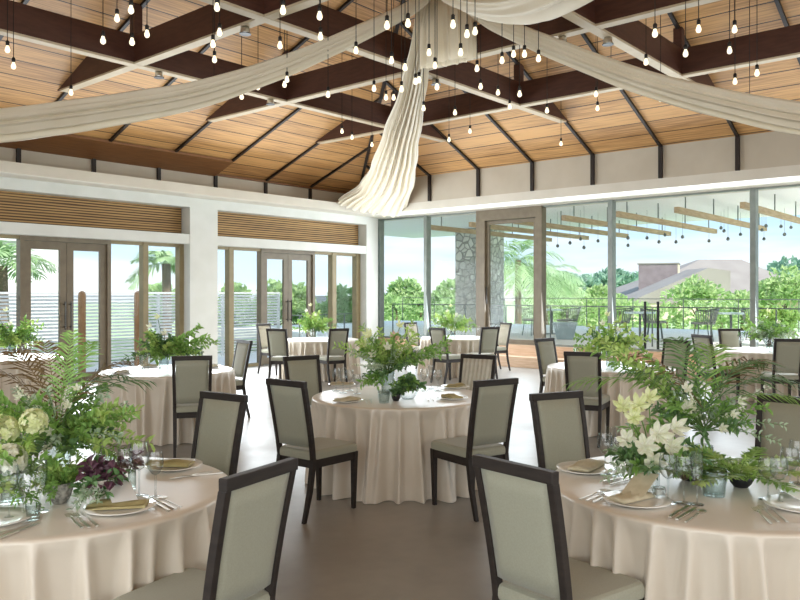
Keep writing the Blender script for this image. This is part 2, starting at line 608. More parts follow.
def win_left(name, x0, x1):
    w = frame_struct(name)
    m = MB()
    m.bx(x0, x1, YW - 0.05, YW + 0.09, 2.52, 2.58)
    m.bx(x0, x1, YW - 0.05, YW + 0.09, 0.0, 0.06)
    m.build('window_frame', M['olive'], w)
    MB().bx(x0, x1, YW + 0.015, YW + 0.025, 0.06, 2.52).build('window_pane', M['pane'], w)


def door_left(name, x0, x1):
    w = frame_struct(name)
    m = MB()
    m.bx(x0, x0 + 0.07, YW - 0.07, YW + 0.09, 0, 2.58)
    m.bx(x1 - 0.07, x1, YW - 0.07, YW + 0.09, 0, 2.58)
    m.bx(x0 + 0.07, x1 - 0.07, YW - 0.07, YW + 0.09, 2.50, 2.58)
    m.build('door_frame', M['bronze'], w)
    xm = (x0 + x1) / 2
    for a, b, s in ((x0 + 0.075, xm - 0.004, 1), (xm + 0.004, x1 - 0.075, -1)):
        d = MB()
        d.bx(a, a + 0.12, YW - 0.03, YW + 0.03, 0.01, 2.495)
        d.bx(b - 0.12, b, YW - 0.03, YW + 0.03, 0.01, 2.495)
        d.bx(a + 0.12, b - 0.12, YW - 0.03, YW + 0.03, 2.36, 2.495)
        d.bx(a + 0.12, b - 0.12, YW - 0.03, YW + 0.03, 0.01, 0.16)
        lf = d.build('door_leaf', M['bronze'], w)
        MB().bx(a + 0.12, b - 0.12, YW - 0.006, YW + 0.006, 0.16, 2.36).build('door_pane', M['pane'], lf)
        hx = b - 0.05 if s > 0 else a + 0.05
        hd = MB().tube([(hx, YW - 0.09, 0.95), (hx, YW - 0.09, 1.45)], 0.014, 8)
        hd.tube([(hx, YW - 0.03, 1.0), (hx, YW - 0.09, 1.0)], 0.01, 6).tube([(hx, YW - 0.03, 1.4), (hx, YW - 0.09, 1.4)], 0.01, 6)
        hd.build('door_handle', M['handle'], lf)


def mullion_left(name, x0, x1):
    struct(name, MB().bx(x0, x1, YW - 0.07, YW + 0.09, 0, 2.58), M['olive'], bevel=0.006)


bays = [(4.15, 4.22), (4.86, 4.96), (7.97, 8.08), (8.77, 8.87), (9.53, 9.58), (9.98, 10.1), (13.02, 13.16), (13.86, 14.0)]
for i, (a, b) in enumerate(bays):
    mullion_left('trim_%d' % (10 + i), a, b)
door_left('door_1', 5.67, 7.31)
door_left('door_2', 10.84, 12.45)
for i, (a, b) in enumerate(((4.22, 4.86), (4.96, 5.67), (7.31, 7.97), (8.08, 8.77), (9.58, 9.98), (10.1, 10.84), (12.45, 13.02), (13.16, 13.86))):
    win_left('window_%d' % (1 + i), a, b)

# right glass wall, standing on the raised deck
for i, (y, w_) in enumerate(((13.32, .08), (11.78, .09), (6.95, .1), (4.2, .1), (1.45, .1), (-1.3, .1), (-4.05, .1))):
    struct('trim_%d' % (20 + i), MB().bx(XG - 0.09, XG + 0.09, y - w_ / 2, y + w_ / 2, 0.45, ZSOF), M['mull'], bevel=0.006)
w = frame_struct('door_3')
m = MB()
m.bx(XG - 0.1, XG + 0.1, 10.02, 10.26, 0.45, ZSOF)
m.bx(XG - 0.1, XG + 0.1, 8.53, 8.69, 0.45, ZSOF)
m.bx(XG - 0.1, XG + 0.1, 8.69, 10.02, ZSOF - 0.24, ZSOF)
m.build('door_frame', M['bronze'], w)
d = MB()
d.bx(XG - 0.03, XG + 0.03, 9.94, 10.02, 0.46, ZSOF - 0.25)
d.bx(XG - 0.03, XG + 0.03, 8.69, 8.77, 0.46, ZSOF - 0.25)
d.bx(XG - 0.03, XG + 0.03, 8.77, 9.94, ZSOF - 0.33, ZSOF - 0.25)
d.bx(XG - 0.03, XG + 0.03, 8.77, 9.94, 0.46, 0.56)
lf = d.build('door_leaf', M['bronze'], w)
MB().bx(XG - 0.006, XG + 0.006, 8.77, 9.94, 0.56, ZSOF - 0.33).build('door_pane', M['pane'], lf)
MB().tube([(XG - 0.08, 9.98, 1.35), (XG - 0.08, 9.98, 1.75)], 0.013, 8).tube([(XG - 0.08, 9.98, 1.4), (XG - 0.03, 9.98, 1.4)], 0.009, 6).tube([(XG - 0.08, 9.98, 1.7), (XG - 0.03, 9.98, 1.7)], 0.009, 6).build('door_handle', M['handle'], lf)
ys = [13.28, 11.825, 11.735, 10.26, 8.53, 7.0, 6.9, 4.25, 4.15, 1.5, 1.4, -1.25, -1.35, -4.0]
for i in range(0, 14, 2):
    w = frame_struct('window_%d' % (20 + i // 2))
    MB().bx(XG - 0.008, XG + 0.008, ys[i + 1], ys[i], 0.49, ZSOF - 0.03).build('window_pane', M['pane'], w)
    m = MB().bx(XG - 0.05, XG + 0.05, ys[i + 1], ys[i], 0.45, 0.49)
    m.bx(XG - 0.05, XG + 0.05, ys[i + 1], ys[i], ZSOF - 0.03, ZSOF)
    m.build('window_frame', M['mull'], w)
struct('floor_deck', MB().bx(14.2, 14.62, -7, 13.62, 0, 0.22).bx(14.62, 14.9, -7, 13.62, 0, 0.45), M['deck'])

# ribs on the boards, running down over the frieze
for x in [5.66 + 1.335 * k for k in range(-6, 6)]:
    yt = YR
    if x > XR:
        yt = YE - (zr(x) - ZE1) / S1
    m = MB()
    m.bar((x, YE - 0.01, zl(YE - 0.01) - 0.02), (x, yt, zl(yt) - 0.02), 0.05, 0.05)
    m.bx(x - 0.035, x + 0.035, YE - 0.05, YE, ZCOR, ZE1)
    struct('ceiling_rib', m, M['rib'])
for y in [10.82 - 1.335 * k for k in range(-1, 13)]:
    yy = y if y > YR else 2 * YR - y
    xt = XE - (zl(yy) - ZE2) / S2
    m = MB()
    m.bar((XE - 0.01, y, zr(XE - 0.01) - 0.02), (xt, y, zr(xt) - 0.02), 0.05, 0.05)
    m.bx(XE - 0.05, XE, y - 0.035, y + 0.035, ZCOR, ZE2)
    struct('ceiling_rib', m, M['rib'])
struct('ceiling_rib', MB().bar((XE - .05, YH0, ZE2 - 0.01), (XR, YR, ZR - 0.02), 0.06, 0.05), M['rib'])

# roof beams: a three by three grid of dark girders with pale undersides
BX, BY, BH, BWD = (5.60, 8.30, 10.99), (9.55, 6.83, 4.15), 0.37, 0.12


def beam(p0, p1, tip, fz=.03):
    """p1 is the end that dies into the slope"""
    d = Vector((p1[0] - p0[0], p1[1] - p0[1], 0)).normalized()
    n = Vector((-d.y, d.x, 0)) * (BWD / 2)
    a = Vector((p0[0], p0[1], ZB))
    b = Vector((p1[0], p1[1], ZB))
    c = Vector((p1[0], p1[1], ZB)) - d * tip + Vector((0, 0, BH))
    e_ = a + Vector((0, 0, BH))
    o = struct('ceiling_beam', MB().prism([q - n for q in (a, b, c, e_)], n * 2), M['beam'])
    nf = n * 1.15
    MB().prism([q - nf for q in (a - Vector((0, 0, fz)), b - d * .1 - Vector((0, 0, fz)), b - d * .1, a)], nf * 2).build('beam_underside', M['flange'], o)  # underside's paler face and floor bounce put into the strip's colour


for y in BY:                       # along X, towards the right eave
    xt = XE - (ZB - ZE2) / S2
    beam((-3.5, y), (xt, y), BH / S2)
for x in BX:                       # along Y, towards the left eave
    yt = YE - (ZB - ZE1) / S1
    beam((x, -3.5), (x, yt), BH / S1, .026)
for x, y in ((5.60, 9.55), (10.99, 9.55), (10.99, 6.83), (10.99, 4.15), (8.30, 9.55)):
    struct('ceiling_post', MB().bx(x - 0.06, x + 0.06, y - 0.06, y + 0.06, ZB + BH, roofz(x, y)), M['beam'])

# ------------------------------------------------------------------ outside on the right: terrace under its canopy
struct('terrace_floor', MB().bx(14.9, 24.5, -8, 21, 0.2, 0.45), M['terrace'])
struct('lawn_field', MB().bx(-60, 160, -80, 160, -0.6, -0.3), M['lawn'])
struct('terrace_ceiling', MB().bx(15.2, 23.2, 2.6, 19.2, 3.75, 4.0), M['canopy'])
t = thing('stone_column', 'thick rough stone column on the terrace behind the brown framed glass door', 'column', (21.5, 14.9, 0.45), 0.1)
MB().bx(-0.62, 0.62, -0.62, 0.62, 0, 3.3).build('stone_shaft', M['stone'], t, bevel=0.06)
for k in range(8):
    y = 3.4 + 1.3 * k
    L = ['rightmost timber slat hung under the white terrace canopy', 'timber slat under the canopy, second from the right', 'timber slat under the canopy, third from the right', 'timber slat under the canopy, fourth from the right', 'timber slat under the canopy above the palm right of the door', 'timber slat seen through the upper part of the framed glass door', 'timber slat just above the stone column under the canopy', 'leftmost timber slat hung under the terrace canopy'][k]
    t = thing('hanging_timber', L, 'timber slat', (15.75, y, 3.26), 0, 'hanging timber slats')
    MB().bx(0, 6.3, -0.05, 0.05, 0, 0.12).build('timber', M['slatwood'], t)
    for j in range(4):
        MB().tube([(0.5 + 1.75 * j, 0, 0.12), (0.5 + 1.75 * j, 0, 0.49)], 0.014, 5).build('hanger_rod', M['rail'], t)


def railing(name, label, x, y0, y1, zb, zt, n, pane=True):
    t = thing(name, label, 'railing', (x, (y0 + y1) / 2, zb))
    h = (y1 - y0) / 2
    MB().bx(-0.016, 0.016, -h, h, zt - zb - 0.025, zt - zb).build('top_rail', M['rail'], t)
    for k in range(n + 1):
        y = -h + 2 * h * k / n
        MB().bx(-0.012, 0.012, y - 0.012, y + 0.012, 0, zt - zb - 0.035).build('post', M['rail'], t)
    if pane:
        for k in range(n):
            y = -h + 2 * h * k / n
            MB().bx(-0.005, 0.005, y + 0.04, y + 2 * h / n - 0.04, 0.08, zt - zb - 0.06).build('glass_panel', M['pane'], t)


railing('glass_railing', 'low glass railing with thin dark posts just outside the glass wall', 16.0, -2, 14, 0.45, 1.31, 13)
railing('glass_railing', 'farther glass railing along the outer edge of the terrace', 24.4, -6, 20.8, 0.45, 1.42, 16)


def rope_chair(x, y, rz, label):
    t = thing('terrace_chair', label, 'chair', (x, y, 0.45), rz, 'terrace rope chairs')
    m = MB()
    m.lathe([(0.0, 0.40), (0.26, 0.40), (0.28, 0.42), (0.27, 0.45), (0.0, 0.46)], 16)
    m.build('seat', M['rope'], t, smooth=True)
    b = MB()
    for k in range(22):
        a = -PI * 1.15 / 2 - PI / 2 + PI * 1.15 * k / 21
        h = 0.32 - 0.06 * abs(k - 10.5) / 10.5
        b.bar((0.27 * math.cos(a), 0.27 * math.sin(a), 0.43), (0.36 * math.cos(a), 0.36 * math.sin(a), 0.45 + h), 0.018, 0.012)
    b.build('backrest', M['rope'], t)
    pts = []
    for k in range(22):
        a = -PI * 1.15 / 2 - PI / 2 + PI * 1.15 * k / 21
        pts.append((0.36 * math.cos(a), 0.36 * math.sin(a), 0.45 + 0.32 - 0.06 * abs(k - 10.5) / 10.5))
    MB().tube(pts, 0.014, 6).build('top_rail', M['rail'], t)
    for a in (0.7, 2.4, 3.9, 5.5):
        MB().tube([(0.2 * math.cos(a), 0.2 * math.sin(a), 0.41), (0.27 * math.cos(a), 0.27 * math.sin(a), 0)], 0.012, 6).build('leg', M['rail'], t)
    return t


for px, d_, rz, lb in ((703, 18.4, 0.6, 'dark rope armchair on the terrace, left of the small pale topped table'), (757, 18.6, 2.2, 'dark rope armchair on the terrace beside the right window mullion'),
                       (655, 19.2, 3.6, 'dark terrace armchair behind the pair of black railing posts'), (567, 20.5, 0.3, 'rope armchair on the terrace behind the pale planter'), (532, 20.8, 1.2, 'terrace armchair close to the brown door post'), (618, 19.0, 1.0, 'terrace armchair left of the black railing posts, half behind the palm leaves')):
    p = LD((px - 400) / FPX * d_, d_)
    rope_chair(p.x, p.y, rz, lb)
for px, d_, r_, lb in ((731, 17.7, 0.28, 'small round pale topped table on the terrace between rope chairs'), (640, 18.3, 0.36, 'low round terrace table beside the black railing posts'), (552, 21.5, 0.3, 'round terrace table just right of the brown door post')):
    p = LD((px - 400) / FPX * d_, d_)
    t = thing('terrace_table', lb, 'table', (p.x, p.y, 0.45), 0, 'terrace tables')
    m = MB()
    m.lathe([(0, 0.66), (r_, 0.66), (r_, 0.70), (0, 0.70)], 20)
    m.build('tabletop', M['teal'], t)
    MB().tube([(0, 0, 0.02), (0, 0, 0.66)], 0.03, 8).build('pedestal', M['rail'], t)
    MB().lathe([(0, 0), (0.2, 0), (0.2, 0.02), (0, 0.03)], 16).build('base', M['rail'], t)
p = LD((565 - 400) / FPX * 19.2, 19.2)
t = thing('square_planter', 'pale blue grey planter standing on the terrace behind the glass railing', 'planter', (p.x, p.y, 0.45), 0.5)
MB().hexa([(-.2, -.2, 0), (.2, -.2, 0), (.2, .2, 0), (-.2, .2, 0)], [(-.28, -.28, .36), (.28, -.28, .36), (.28, .28, .36), (-.28, .28, .36)]).build('tub', M['pot'], t, bevel=0.02)
MB().bx(-.3, .3, -.3, .3, .36, .42).build('rim', M['pot'], t)
# two tall black posts by the glass wall
for px, lb in ((645, 'left of two tall black posts standing behind the big palm leaves'), (658, 'right of two tall black posts standing behind the big palm leaves')):
    d_ = 15.35
    p = LD((px - 400) / FPX * d_, d_)
    t = thing('barrier_post', lb, 'post', (p.x, p.y, 0.45), 0, 'black barrier posts')
    MB().tube([(0, 0, 0), (0, 0, 0.98)], 0.028, 8).build('pole', M['black'], t)
    MB().lathe([(0, 0), (0.09, 0), (0.09, 0.015), (0, 0.02)], 14).build('base', M['black'], t)
# small dark bulbs strung below the canopy
cb = [(628, 238), (628, 245.5), (647, 238), (659, 242), (665, 235), (676, 242), (682.5, 237), (709, 241), (721, 228), (724, 231), (728, 239), (740.5, 234.5), (762, 230), (766, 226), (764, 239), (781, 226.5), (784.5, 234.5), (791, 227.5), (557.6, 246), (570, 243), (584, 247.6), (598, 241), (580.6, 239)]
for k, (px, py) in enumerate(cb):
    d_ = 19.0 + (k * 37 % 10) * 0.22
    p = AT(px, py, d_)
    t = thing('canopy_bulb', 'tiny unlit dark bulb hanging on a thread below the terrace canopy', 'bulb', tuple(p), 0, 'tiny bulbs under the terrace canopy')
    MB().lathe([(0, -.045), (.035, -.03), (.045, 0), (.03, .035), (.015, .05), (0, .05)], 8).build('globe', M['rail'], t, smooth=True)
    MB().tube([(0, 0, .05), (0, 0, 3.75 - p.z)], 0.003, 4).build('cord', M['rail'], t)


# ------------------------------------------------------------------ trees, palms and houses
def blob(mb, c, r, n, L, rnd, flat=0.75):
    for _ in range(n):
        u, v = rnd.uniform(-1, 1), rnd.uniform(0, 2 * PI)
        s_ = math.sqrt(1 - u * u)
        k = r * (0.72 + 0.28 * rnd.random() ** 0.5)
        dirv = Vector((s_ * math.cos(v), s_ * math.sin(v), u))
        p = Vector(c) + Vector((dirv.x * k, dirv.y * k, dirv.z * k * flat))
        dd = (dirv + Vector((rnd.uniform(-.9, .9), rnd.uniform(-.9, .9), rnd.uniform(-.5, .7)))).normalized()
        mb.leaf(p, dd, dirv, L * rnd.uniform(0.7, 1.3), L * 0.6 * rnd.uniform(0.7, 1.2))


def tree(px, d_, ytop, wpx, label, m_, seed, hb=None, name='tree', group='trees beyond the terrace', base=-0.3, n=9, L=0.3, leaves=170):
    rnd = random.Random(seed)
    p = LD((px - 400) / FPX * d_, d_, base)
    H_ = EYE + (YH - ytop) / FPX * d_ - base
    R_ = wpx / 2 / FPX * d_
    t = thing(name, label, 'tree', tuple(p), 0, group)
    cz = H_ * 0.66 if hb is None else hb
    m = MB()
    m.tube([(0, 0, 0), (0.05 * R_, 0.03, cz * 0.5), (0, 0, cz * 0.95)], [0.05 * H_, 0.035 * H_, 0.02 * H_], 7)
    for k in range(5):
        a = k * 1.26 + rnd.random()
        m.tube([(0, 0, cz * 0.55), (R_ * .35 * math.cos(a), R_ * .35 * math.sin(a), cz * 0.85), (R_ * .7 * math.cos(a), R_ * .7 * math.sin(a), cz * 1.02)], [0.02 * H_, 0.012 * H_, 0.005 * H_], 5)
    m.build('trunk', M['trunk'], t)
    f = MB()
    for k in range(n):
        a = 2 * PI * k / n + rnd.uniform(-.4, .4)
        rr = R_ * rnd.uniform(0.3, 0.72) if k else 0
        rb = min(R_ * rnd.uniform(0.26, 0.42), (H_ - .2) * .32)
        zz = cz + (H_ - cz) * (1 - rr / R_) * rnd.uniform(0.45, 0.75)
        zz = min(zz, H_ - rb * 0.7)
        blob(f, (rr * math.cos(a), rr * math.sin(a), zz), rb, leaves, L, rnd)
    rb = min(R_ * .45, (H_ - .2) * .35)
    blob(f, (0, 0, H_ - rb * .75), rb, leaves, L, rnd)
    f.build('foliage', m_, t)
    return t


# belt of trees right behind the lawn
tree(405, 46, 281, 62, 'round green bush left of the first grey glass mullion, behind the lawn', M['tmid'], 3, hb=0.7, L=.4)
tree(452, 44, 284, 56, 'green bush between the glass mullion and the stone column', M['tmid'], 4, hb=0.7, L=.4)
tree(566, 40, 287, 70, 'low bright green tree right of the palm, behind the railing', M['tleaf'], 5, hb=0.7, L=.35)
tree(600, 44, 289, 66, 'low bright green tree just left of the slim glass mullion', M['tleaf'], 6, hb=0.7, L=.35)
tree(697, 36, 279, 70, 'bright green spreading tree before the grey hipped roof', M['tleaf'], 7, hb=1.3, L=.26, n=8, leaves=110)
tree(742, 38, 294, 60, 'low green tree behind the right window mullion', M['tleaf'], 8, hb=0.7, L=.32)
tree(786, 34, 268, 66, 'tall bright green tree in the right window behind the planter leaves', M['tleaf'], 9, hb=1.5, L=.26, n=9, leaves=110)
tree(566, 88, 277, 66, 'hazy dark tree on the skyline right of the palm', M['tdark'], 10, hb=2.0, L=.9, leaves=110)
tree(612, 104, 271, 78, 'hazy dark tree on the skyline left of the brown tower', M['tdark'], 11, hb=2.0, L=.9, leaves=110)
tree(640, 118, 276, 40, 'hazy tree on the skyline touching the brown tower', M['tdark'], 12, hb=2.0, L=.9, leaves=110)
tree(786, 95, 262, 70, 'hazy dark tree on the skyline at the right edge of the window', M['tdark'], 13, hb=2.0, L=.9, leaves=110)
def hedge(px0, px1, d_, yt, label, seed, m_):
    rnd = random.Random(seed)
    a, b = LD((px0 - 400) / FPX * d_, d_, -.3), LD((px1 - 400) / FPX * d_, d_, -.3)
    H_ = EYE + (YH - yt) / FPX * d_ + .3
    t = thing('hedge', label, 'hedge', tuple((a + b) / 2), 0)
    f, st = MB(), MB()
    n = int((b - a).length / 1.0)
    for k in range(n + 1):
        p = (b - a) * (k / n - .5)
        blob(f, (p.x + rnd.uniform(-.3, .3), p.y + rnd.uniform(-.3, .3), H_ * .5), H_ * .5 * rnd.uniform(.85, 1.1), 230, .26, rnd, .95)
        st.tube([(p.x, p.y, 0), (p.x, p.y, H_ * .6)], .05, 5)
    f.build('foliage', m_, t)
    st.build('stems', M['trunk'], t)


hedge(372, 470, 38, 297, 'long low green hedge beyond the lawn at the left of the stone column', 91, M['tmid'])
hedge(540, 620, 37, 297, 'low bright hedge beyond the railing right of the brown door post', 92, M['tleaf'])
hedge(640, 830, 31, 305, 'low bright hedge in front of the grey roofed house', 93, M['tleaf'])
# hedge outside the left doors
for k, (px, d_, yt, w_, lb) in enumerate(((235, 30, 287, 44, 'green bush behind the white fence just right of the pillar'), (275, 30, 285, 50, 'green bush seen through the left leaf of the far double door'), (297, 31, 288, 46, 'green bush seen through the right leaf of the far double door'),
                                          (342, 30, 291, 40, 'green bush outside the last window before the room corner'), (160, 27, 289, 46, 'green bush behind the white fence below the small palm'))):
    tree(px, d_, yt, w_, lb, M['tmid'], 20 + k, hb=0.9, L=.3, name='bush', group='bushes behind the white fence')


def palm(px, d_, ytop, label, seed, n=16, fl=1.6, base=-0.3, crown=None):
    rnd = random.Random(seed)
    p = LD((px - 400) / FPX * d_, d_, base)
    H_ = EYE + (YH - ytop) / FPX * d_ - base - fl * 0.35
    t = thing('palm_tree', label, 'palm', tuple(p), 0, 'garden palms')
    MB().tube([(0, 0, 0), (0.05, 0.02, H_ * .5), (0, 0, H_)], [0.16, 0.13, 0.12], 9).build('trunk', M['trunk'], t)
    for k in range(n):
        a = 2 * PI * k / n + rnd.uniform(-.2, .2)
        el = rnd.uniform(-0.35, 1.15)
        f = MB()
        frond(f, (0, 0, H_), Vector((math.cos(a) * math.cos(el), math.sin(a) * math.cos(el), math.sin(el))), fl * rnd.uniform(.85, 1.1), 0.55, 22, fl * 0.38, 0.05, rnd)
        f.build('frond', M['palm'], t)
    return t


def frond(mb, base, d, L, droop, n, ll, w, rnd, rr=0.006):
    ll *= 1.1
    base, d = Vector(base), Vector(d).normalized()
    side = d.cross(Vector((0, 0, 1)))
    if side.length < 0.05:
        side = Vector((rnd.uniform(-1, 1), rnd.uniform(-1, 1), 0))
    side.normalize()
    pts = []
    for i in range(9):
        s_ = i / 8
        pts.append(base + d * L * s_ - Vector((0, 0, 1)) * L * droop * s_ * s_)
    mb.tube(pts, [rr * (1 - 0.75 * i / 8) for i in range(9)], 5)
    for i in range(n):
        s_ = 0.18 + 0.82 * i / (n - 1)
        q = s_ * 8
        k = min(int(q), 7)
        p = pts[k].lerp(pts[k + 1], q - k)
        tg = (pts[k + 1] - pts[k]).normalized()
        l_ = ll * (math.sin(PI * min(1, s_ * 0.82 + 0.12)) ** 0.7) * rnd.uniform(.9, 1.1) + 0.01
        nrm = side.cross(tg)
        for sg in (-1, 1):
            dv = (tg * rnd.uniform(.55, .95) + side * sg * 0.8 + nrm * rnd.uniform(-.05, .35)).normalized()
            mb.blade(p, dv, nrm, l_, w, 0.4 if ll > .12 else .2)


palm(518, 31, 242, 'tall palm seen through and beside the framed glass door', 31, 18, 2.1)
palm(545, 34, 256, 'palm with drooping leaves right of the brown door post', 32, 16, 2.0)
palm(166, 21.5, 250, 'small palm outside the window next to the white pillar', 33, 15, 1.1)
palm(2, 19, 246, 'palm at the left edge outside the first window', 34, 16, 1.4)

# houses
p = LD((705 - 400) / FPX * 66, 66, -0.3)
t = thing('hip_roof_house', 'wide house with a pale grey hipped roof beyond the railing', 'house', tuple(p), ANG - PI / 2)
hw, tw = 8.2, 1.9
MB().bx(-7.2, 7.2, -5, 5, 0, 1.3).build('wall', M['cream'], t)
MB().hexa([(-hw - 1, -6, 1.3), (hw, -6, 1.3), (hw, 6, 1.3), (-hw - 1, 6, 1.3)], [(-.6, -.3, 4.75), (3.0, -.3, 4.75), (3.0, .3, 4.75), (-.6, .3, 4.75)]).build('roof', M['roof'], t)
p = LD((659 - 400) / FPX * 61, 61, -0.3)
t = thing('brown_tower', 'boxy mauve brown tower standing left of the grey hipped roof', 'building', tuple(p), ANG - PI / 2 - 0.40)
MB().bx(-1.45, 1.45, -1.1, 1.1, 0, 4.15).build('tower_wall', M['brick'], t)
MB().bx(1.45, 1.50, -1.1, 1.1, 0, 4.15).build('side_wall', M['cream'], t)
MB().bx(-1.55, 1.55, -1.15, 1.15, 4.15, 4.25).build('parapet', M['roof'], t)
p = LD((640 - 400) / FPX * 54, 54, -0.3)
t = thing('low_wing', 'low building with a sloping grey roof below the brown tower', 'building', tuple(p), ANG - PI / 2)
MB().prism([(-1.6, -2, 1.2), (5.5, -2, 1.2), (5.5, -2, 3.4), (4.0, -2, 3.6)], (0, 4, 0)).build('roof', M['roof'], t)
MB().bx(-1.2, 5.4, -1.9, 1.9, 0, 1.2).build('wall', M['cream'], t)
t = thing('white_building', 'large white flat walled building behind the fence at left', 'building', (7.0, 26.0, -0.3))
MB().bx(-14, 5.8, 0, 8, 0, 9).build('wall', M['bwhite'], t)
MB().bx(4.0, 4.5, -0.3, 0, 0, 9).build('pier', M['bwhite'], t)
for k, x in enumerate((-4.5, -1.4, 2.2)):
    MB().bx(x, x + 0.6, -0.03, 0.0, 2.2, 8.0).build('window_slot', M['pot'], t)
MB().bx(-14, 5.9, -0.25, 0.0, 3.6, 3.8).build('ledge', M['bwhite'], t)
p = LD((321 - 400) / FPX * 42, 42, -0.3)
t = thing('small_house', 'small house with a dark gabled roof outside the right hand window panes', 'house', tuple(p), 0.4)
MB().bx(-1.0, 1.0, -1, 1, 0, 1.0).build('wall', M['brick'], t)
MB().prism([(-1.2, -1.2, 1.0), (1.2, -1.2, 1.0), (0, -1.2, 1.75)], (0, 2.4, 0)).build('roof', M['rail'], t)
# white slatted fence outside the left doors
struct('terrace_path', MB().bx(-4, 15.2, 13.62, 16.8, -0.25, -0.02), M['terrace'])
struct('garden_ground', MB().bx(-6, 16, 16.85, 26, -0.25, -0.03), M['bed'])  # darker green stands in for shade seen between the fence slats
t = thing('slat_fence', 'long white horizontal slat fence outside the double doors', 'fence', (5.0, 16.3, -0.02))
m = MB()
for k in range(22):
    m.bx(-6, 8.9, -0.012, 0.012, 0.03 + k * 0.0745, 0.03 + k * 0.0745 + 0.048)
m.build('slat_panel', M['fence'], t)
for k in range(9):
    MB().bx(-6 + k * 1.86 - 0.03, -6 + k * 1.86 + 0.03, 0.012, 0.07, 0, 1.62).build('post', M['fence'], t)
for px, lb in ((82, 'round topped orange timber post seen through the right leaf of the near door'), (138, 'slim orange timber post outside the window next to the near double door')):
    d_ = 15.6
    p = LD((px - 400) / FPX * d_, d_, -0.02)
    t = tag(MB().tube([(0, 0, 0), (0, 0, 1.58), (0, 0, 1.63), (0, 0, 1.66)], [0.075, 0.075, 0.06, 0.02], 12).build('timber_post', M['post'], None, loc=tuple(p)), lb, 'post', 'orange timber posts')
railing('metal_railing', 'thin dark metal railing outside the far door bay', 0, -1.6, 1.6, -0.02, 1.05, 6, False)
r_ = [o for o in C.objects if o.name.startswith('metal_railing')][0]
p = LD((330 - 400) / FPX * 20.2, 20.2, -0.02)
r_.location = p
r_.rotation_euler = (0, 0, PI / 2)


# ------------------------------------------------------------------ round tables under floor-length cloths
TZ = 0.72


def cloth_mesh(R_, seed, n=540, folds=33):
    rnd = random.Random(seed)
    ph = [rnd.uniform(0, 2 * PI) for _ in range(5)]
    prof = [(0.0, TZ), (R_ * .5, TZ), (R_ * .93, TZ), (R_ - .012, TZ - .001), (R_ - .003, TZ - .006), (R_, TZ - .016)]
    rows = 16
    m = MB()
    vs, fs = [], []
    # fold positions: unevenly spaced ridges with soft valleys
    cent = [2 * PI * (k + rnd.uniform(-.28, .28)) / folds for k in range(folds)]
    amp = [rnd.uniform(0.6, 1.25) for _ in range(folds)]
    wid = [rnd.uniform(0.028, 0.05) for _ in range(folds)]

    def fold(a, h):
        s_ = 0
        for c_, am, w_ in zip(cent, amp, wid):
            dd = (a - c_ - 0.06 * h * math.sin(c_ * 7) + PI) % (2 * PI) - PI
            s_ += am * math.exp(-(dd / (w_ * (0.75 + 0.55 * h))) ** 2)
        return s_
    for r, z in prof[1:]:
        for k in range(n):
            a = 2 * PI * k / n
            vs.append((r * math.cos(a), r * math.sin(a), z))
    for j in range(1, rows + 1):
        h = j / rows
        z = (TZ - .016) * (1 - h) + 0.004 * h
        for k in range(n):
            a = 2 * PI * k / n
            f = fold(a, h)
            r = R_ + 0.03 * h - 0.10 * h ** 0.45 + 0.165 * (h ** 0.5) * f / (1 + .3 * f) + 0.006 * h * math.sin(9 * a + ph[0]) + 0.004 * h * math.sin(31 * a + ph[1])
            vs.append((r * math.cos(a), r * math.sin(a), z))
    nr = len(prof) - 1 + rows
    vs.append((0, 0, TZ))
    ci = len(vs) - 1
    for k in range(n):
        fs.append((ci, k, (k + 1) % n))
    for i in range(nr - 1):
        for k in range(n):
            fs.append((i * n + k, (i + 1) * n + k, (i + 1) * n + (k + 1) % n, i * n + (k + 1) % n))
    return m.add(vs, fs)


TAB = {}


def table(key, lat, d, R_, seed, label, group='round banquet tables'):
    p = LD(lat, d)
    t = thing('round_table', label, 'table', tuple(p), seed * 1.3, group)
    cloth_mesh(R_, seed).build('tablecloth', M['cloth'], t, smooth=True)
    TAB[key] = p
    return t


table('L', -1.49, 3.43, 0.72, 1, 'large round table with cream cloth at front left, carrying the stone bowl')
table('R', 1.42, 3.52, 0.72, 2, 'large round table with cream cloth at front right, carrying the lilies')
table('Cc', 0.0, 6.58, 0.75, 3, 'round table with floor length cream cloth in the middle of the room')
table('BL', -2.64, 8.75, 0.74, 4, 'round table with white lit cloth in front of the white pillar')
table('FL', -1.52, 14.6, 0.74, 5, 'round table before the far double door at the back left')
table('FC', 1.15, 15.2, 0.74, 6, 'round table at the back near the corner glass mullion')
table('RM', 2.52, 9.2, 0.74, 7, 'round table behind the right front table, half hidden by palm leaves')
table('RF', 5.68, 11.8, 0.74, 8, 'round table at the far right near the glass wall')
table('FE', -5.4, 10.5, 0.74, 9, 'round table at the left edge before the near double door, behind greenery')

# ------------------------------------------------------------------ dining chairs


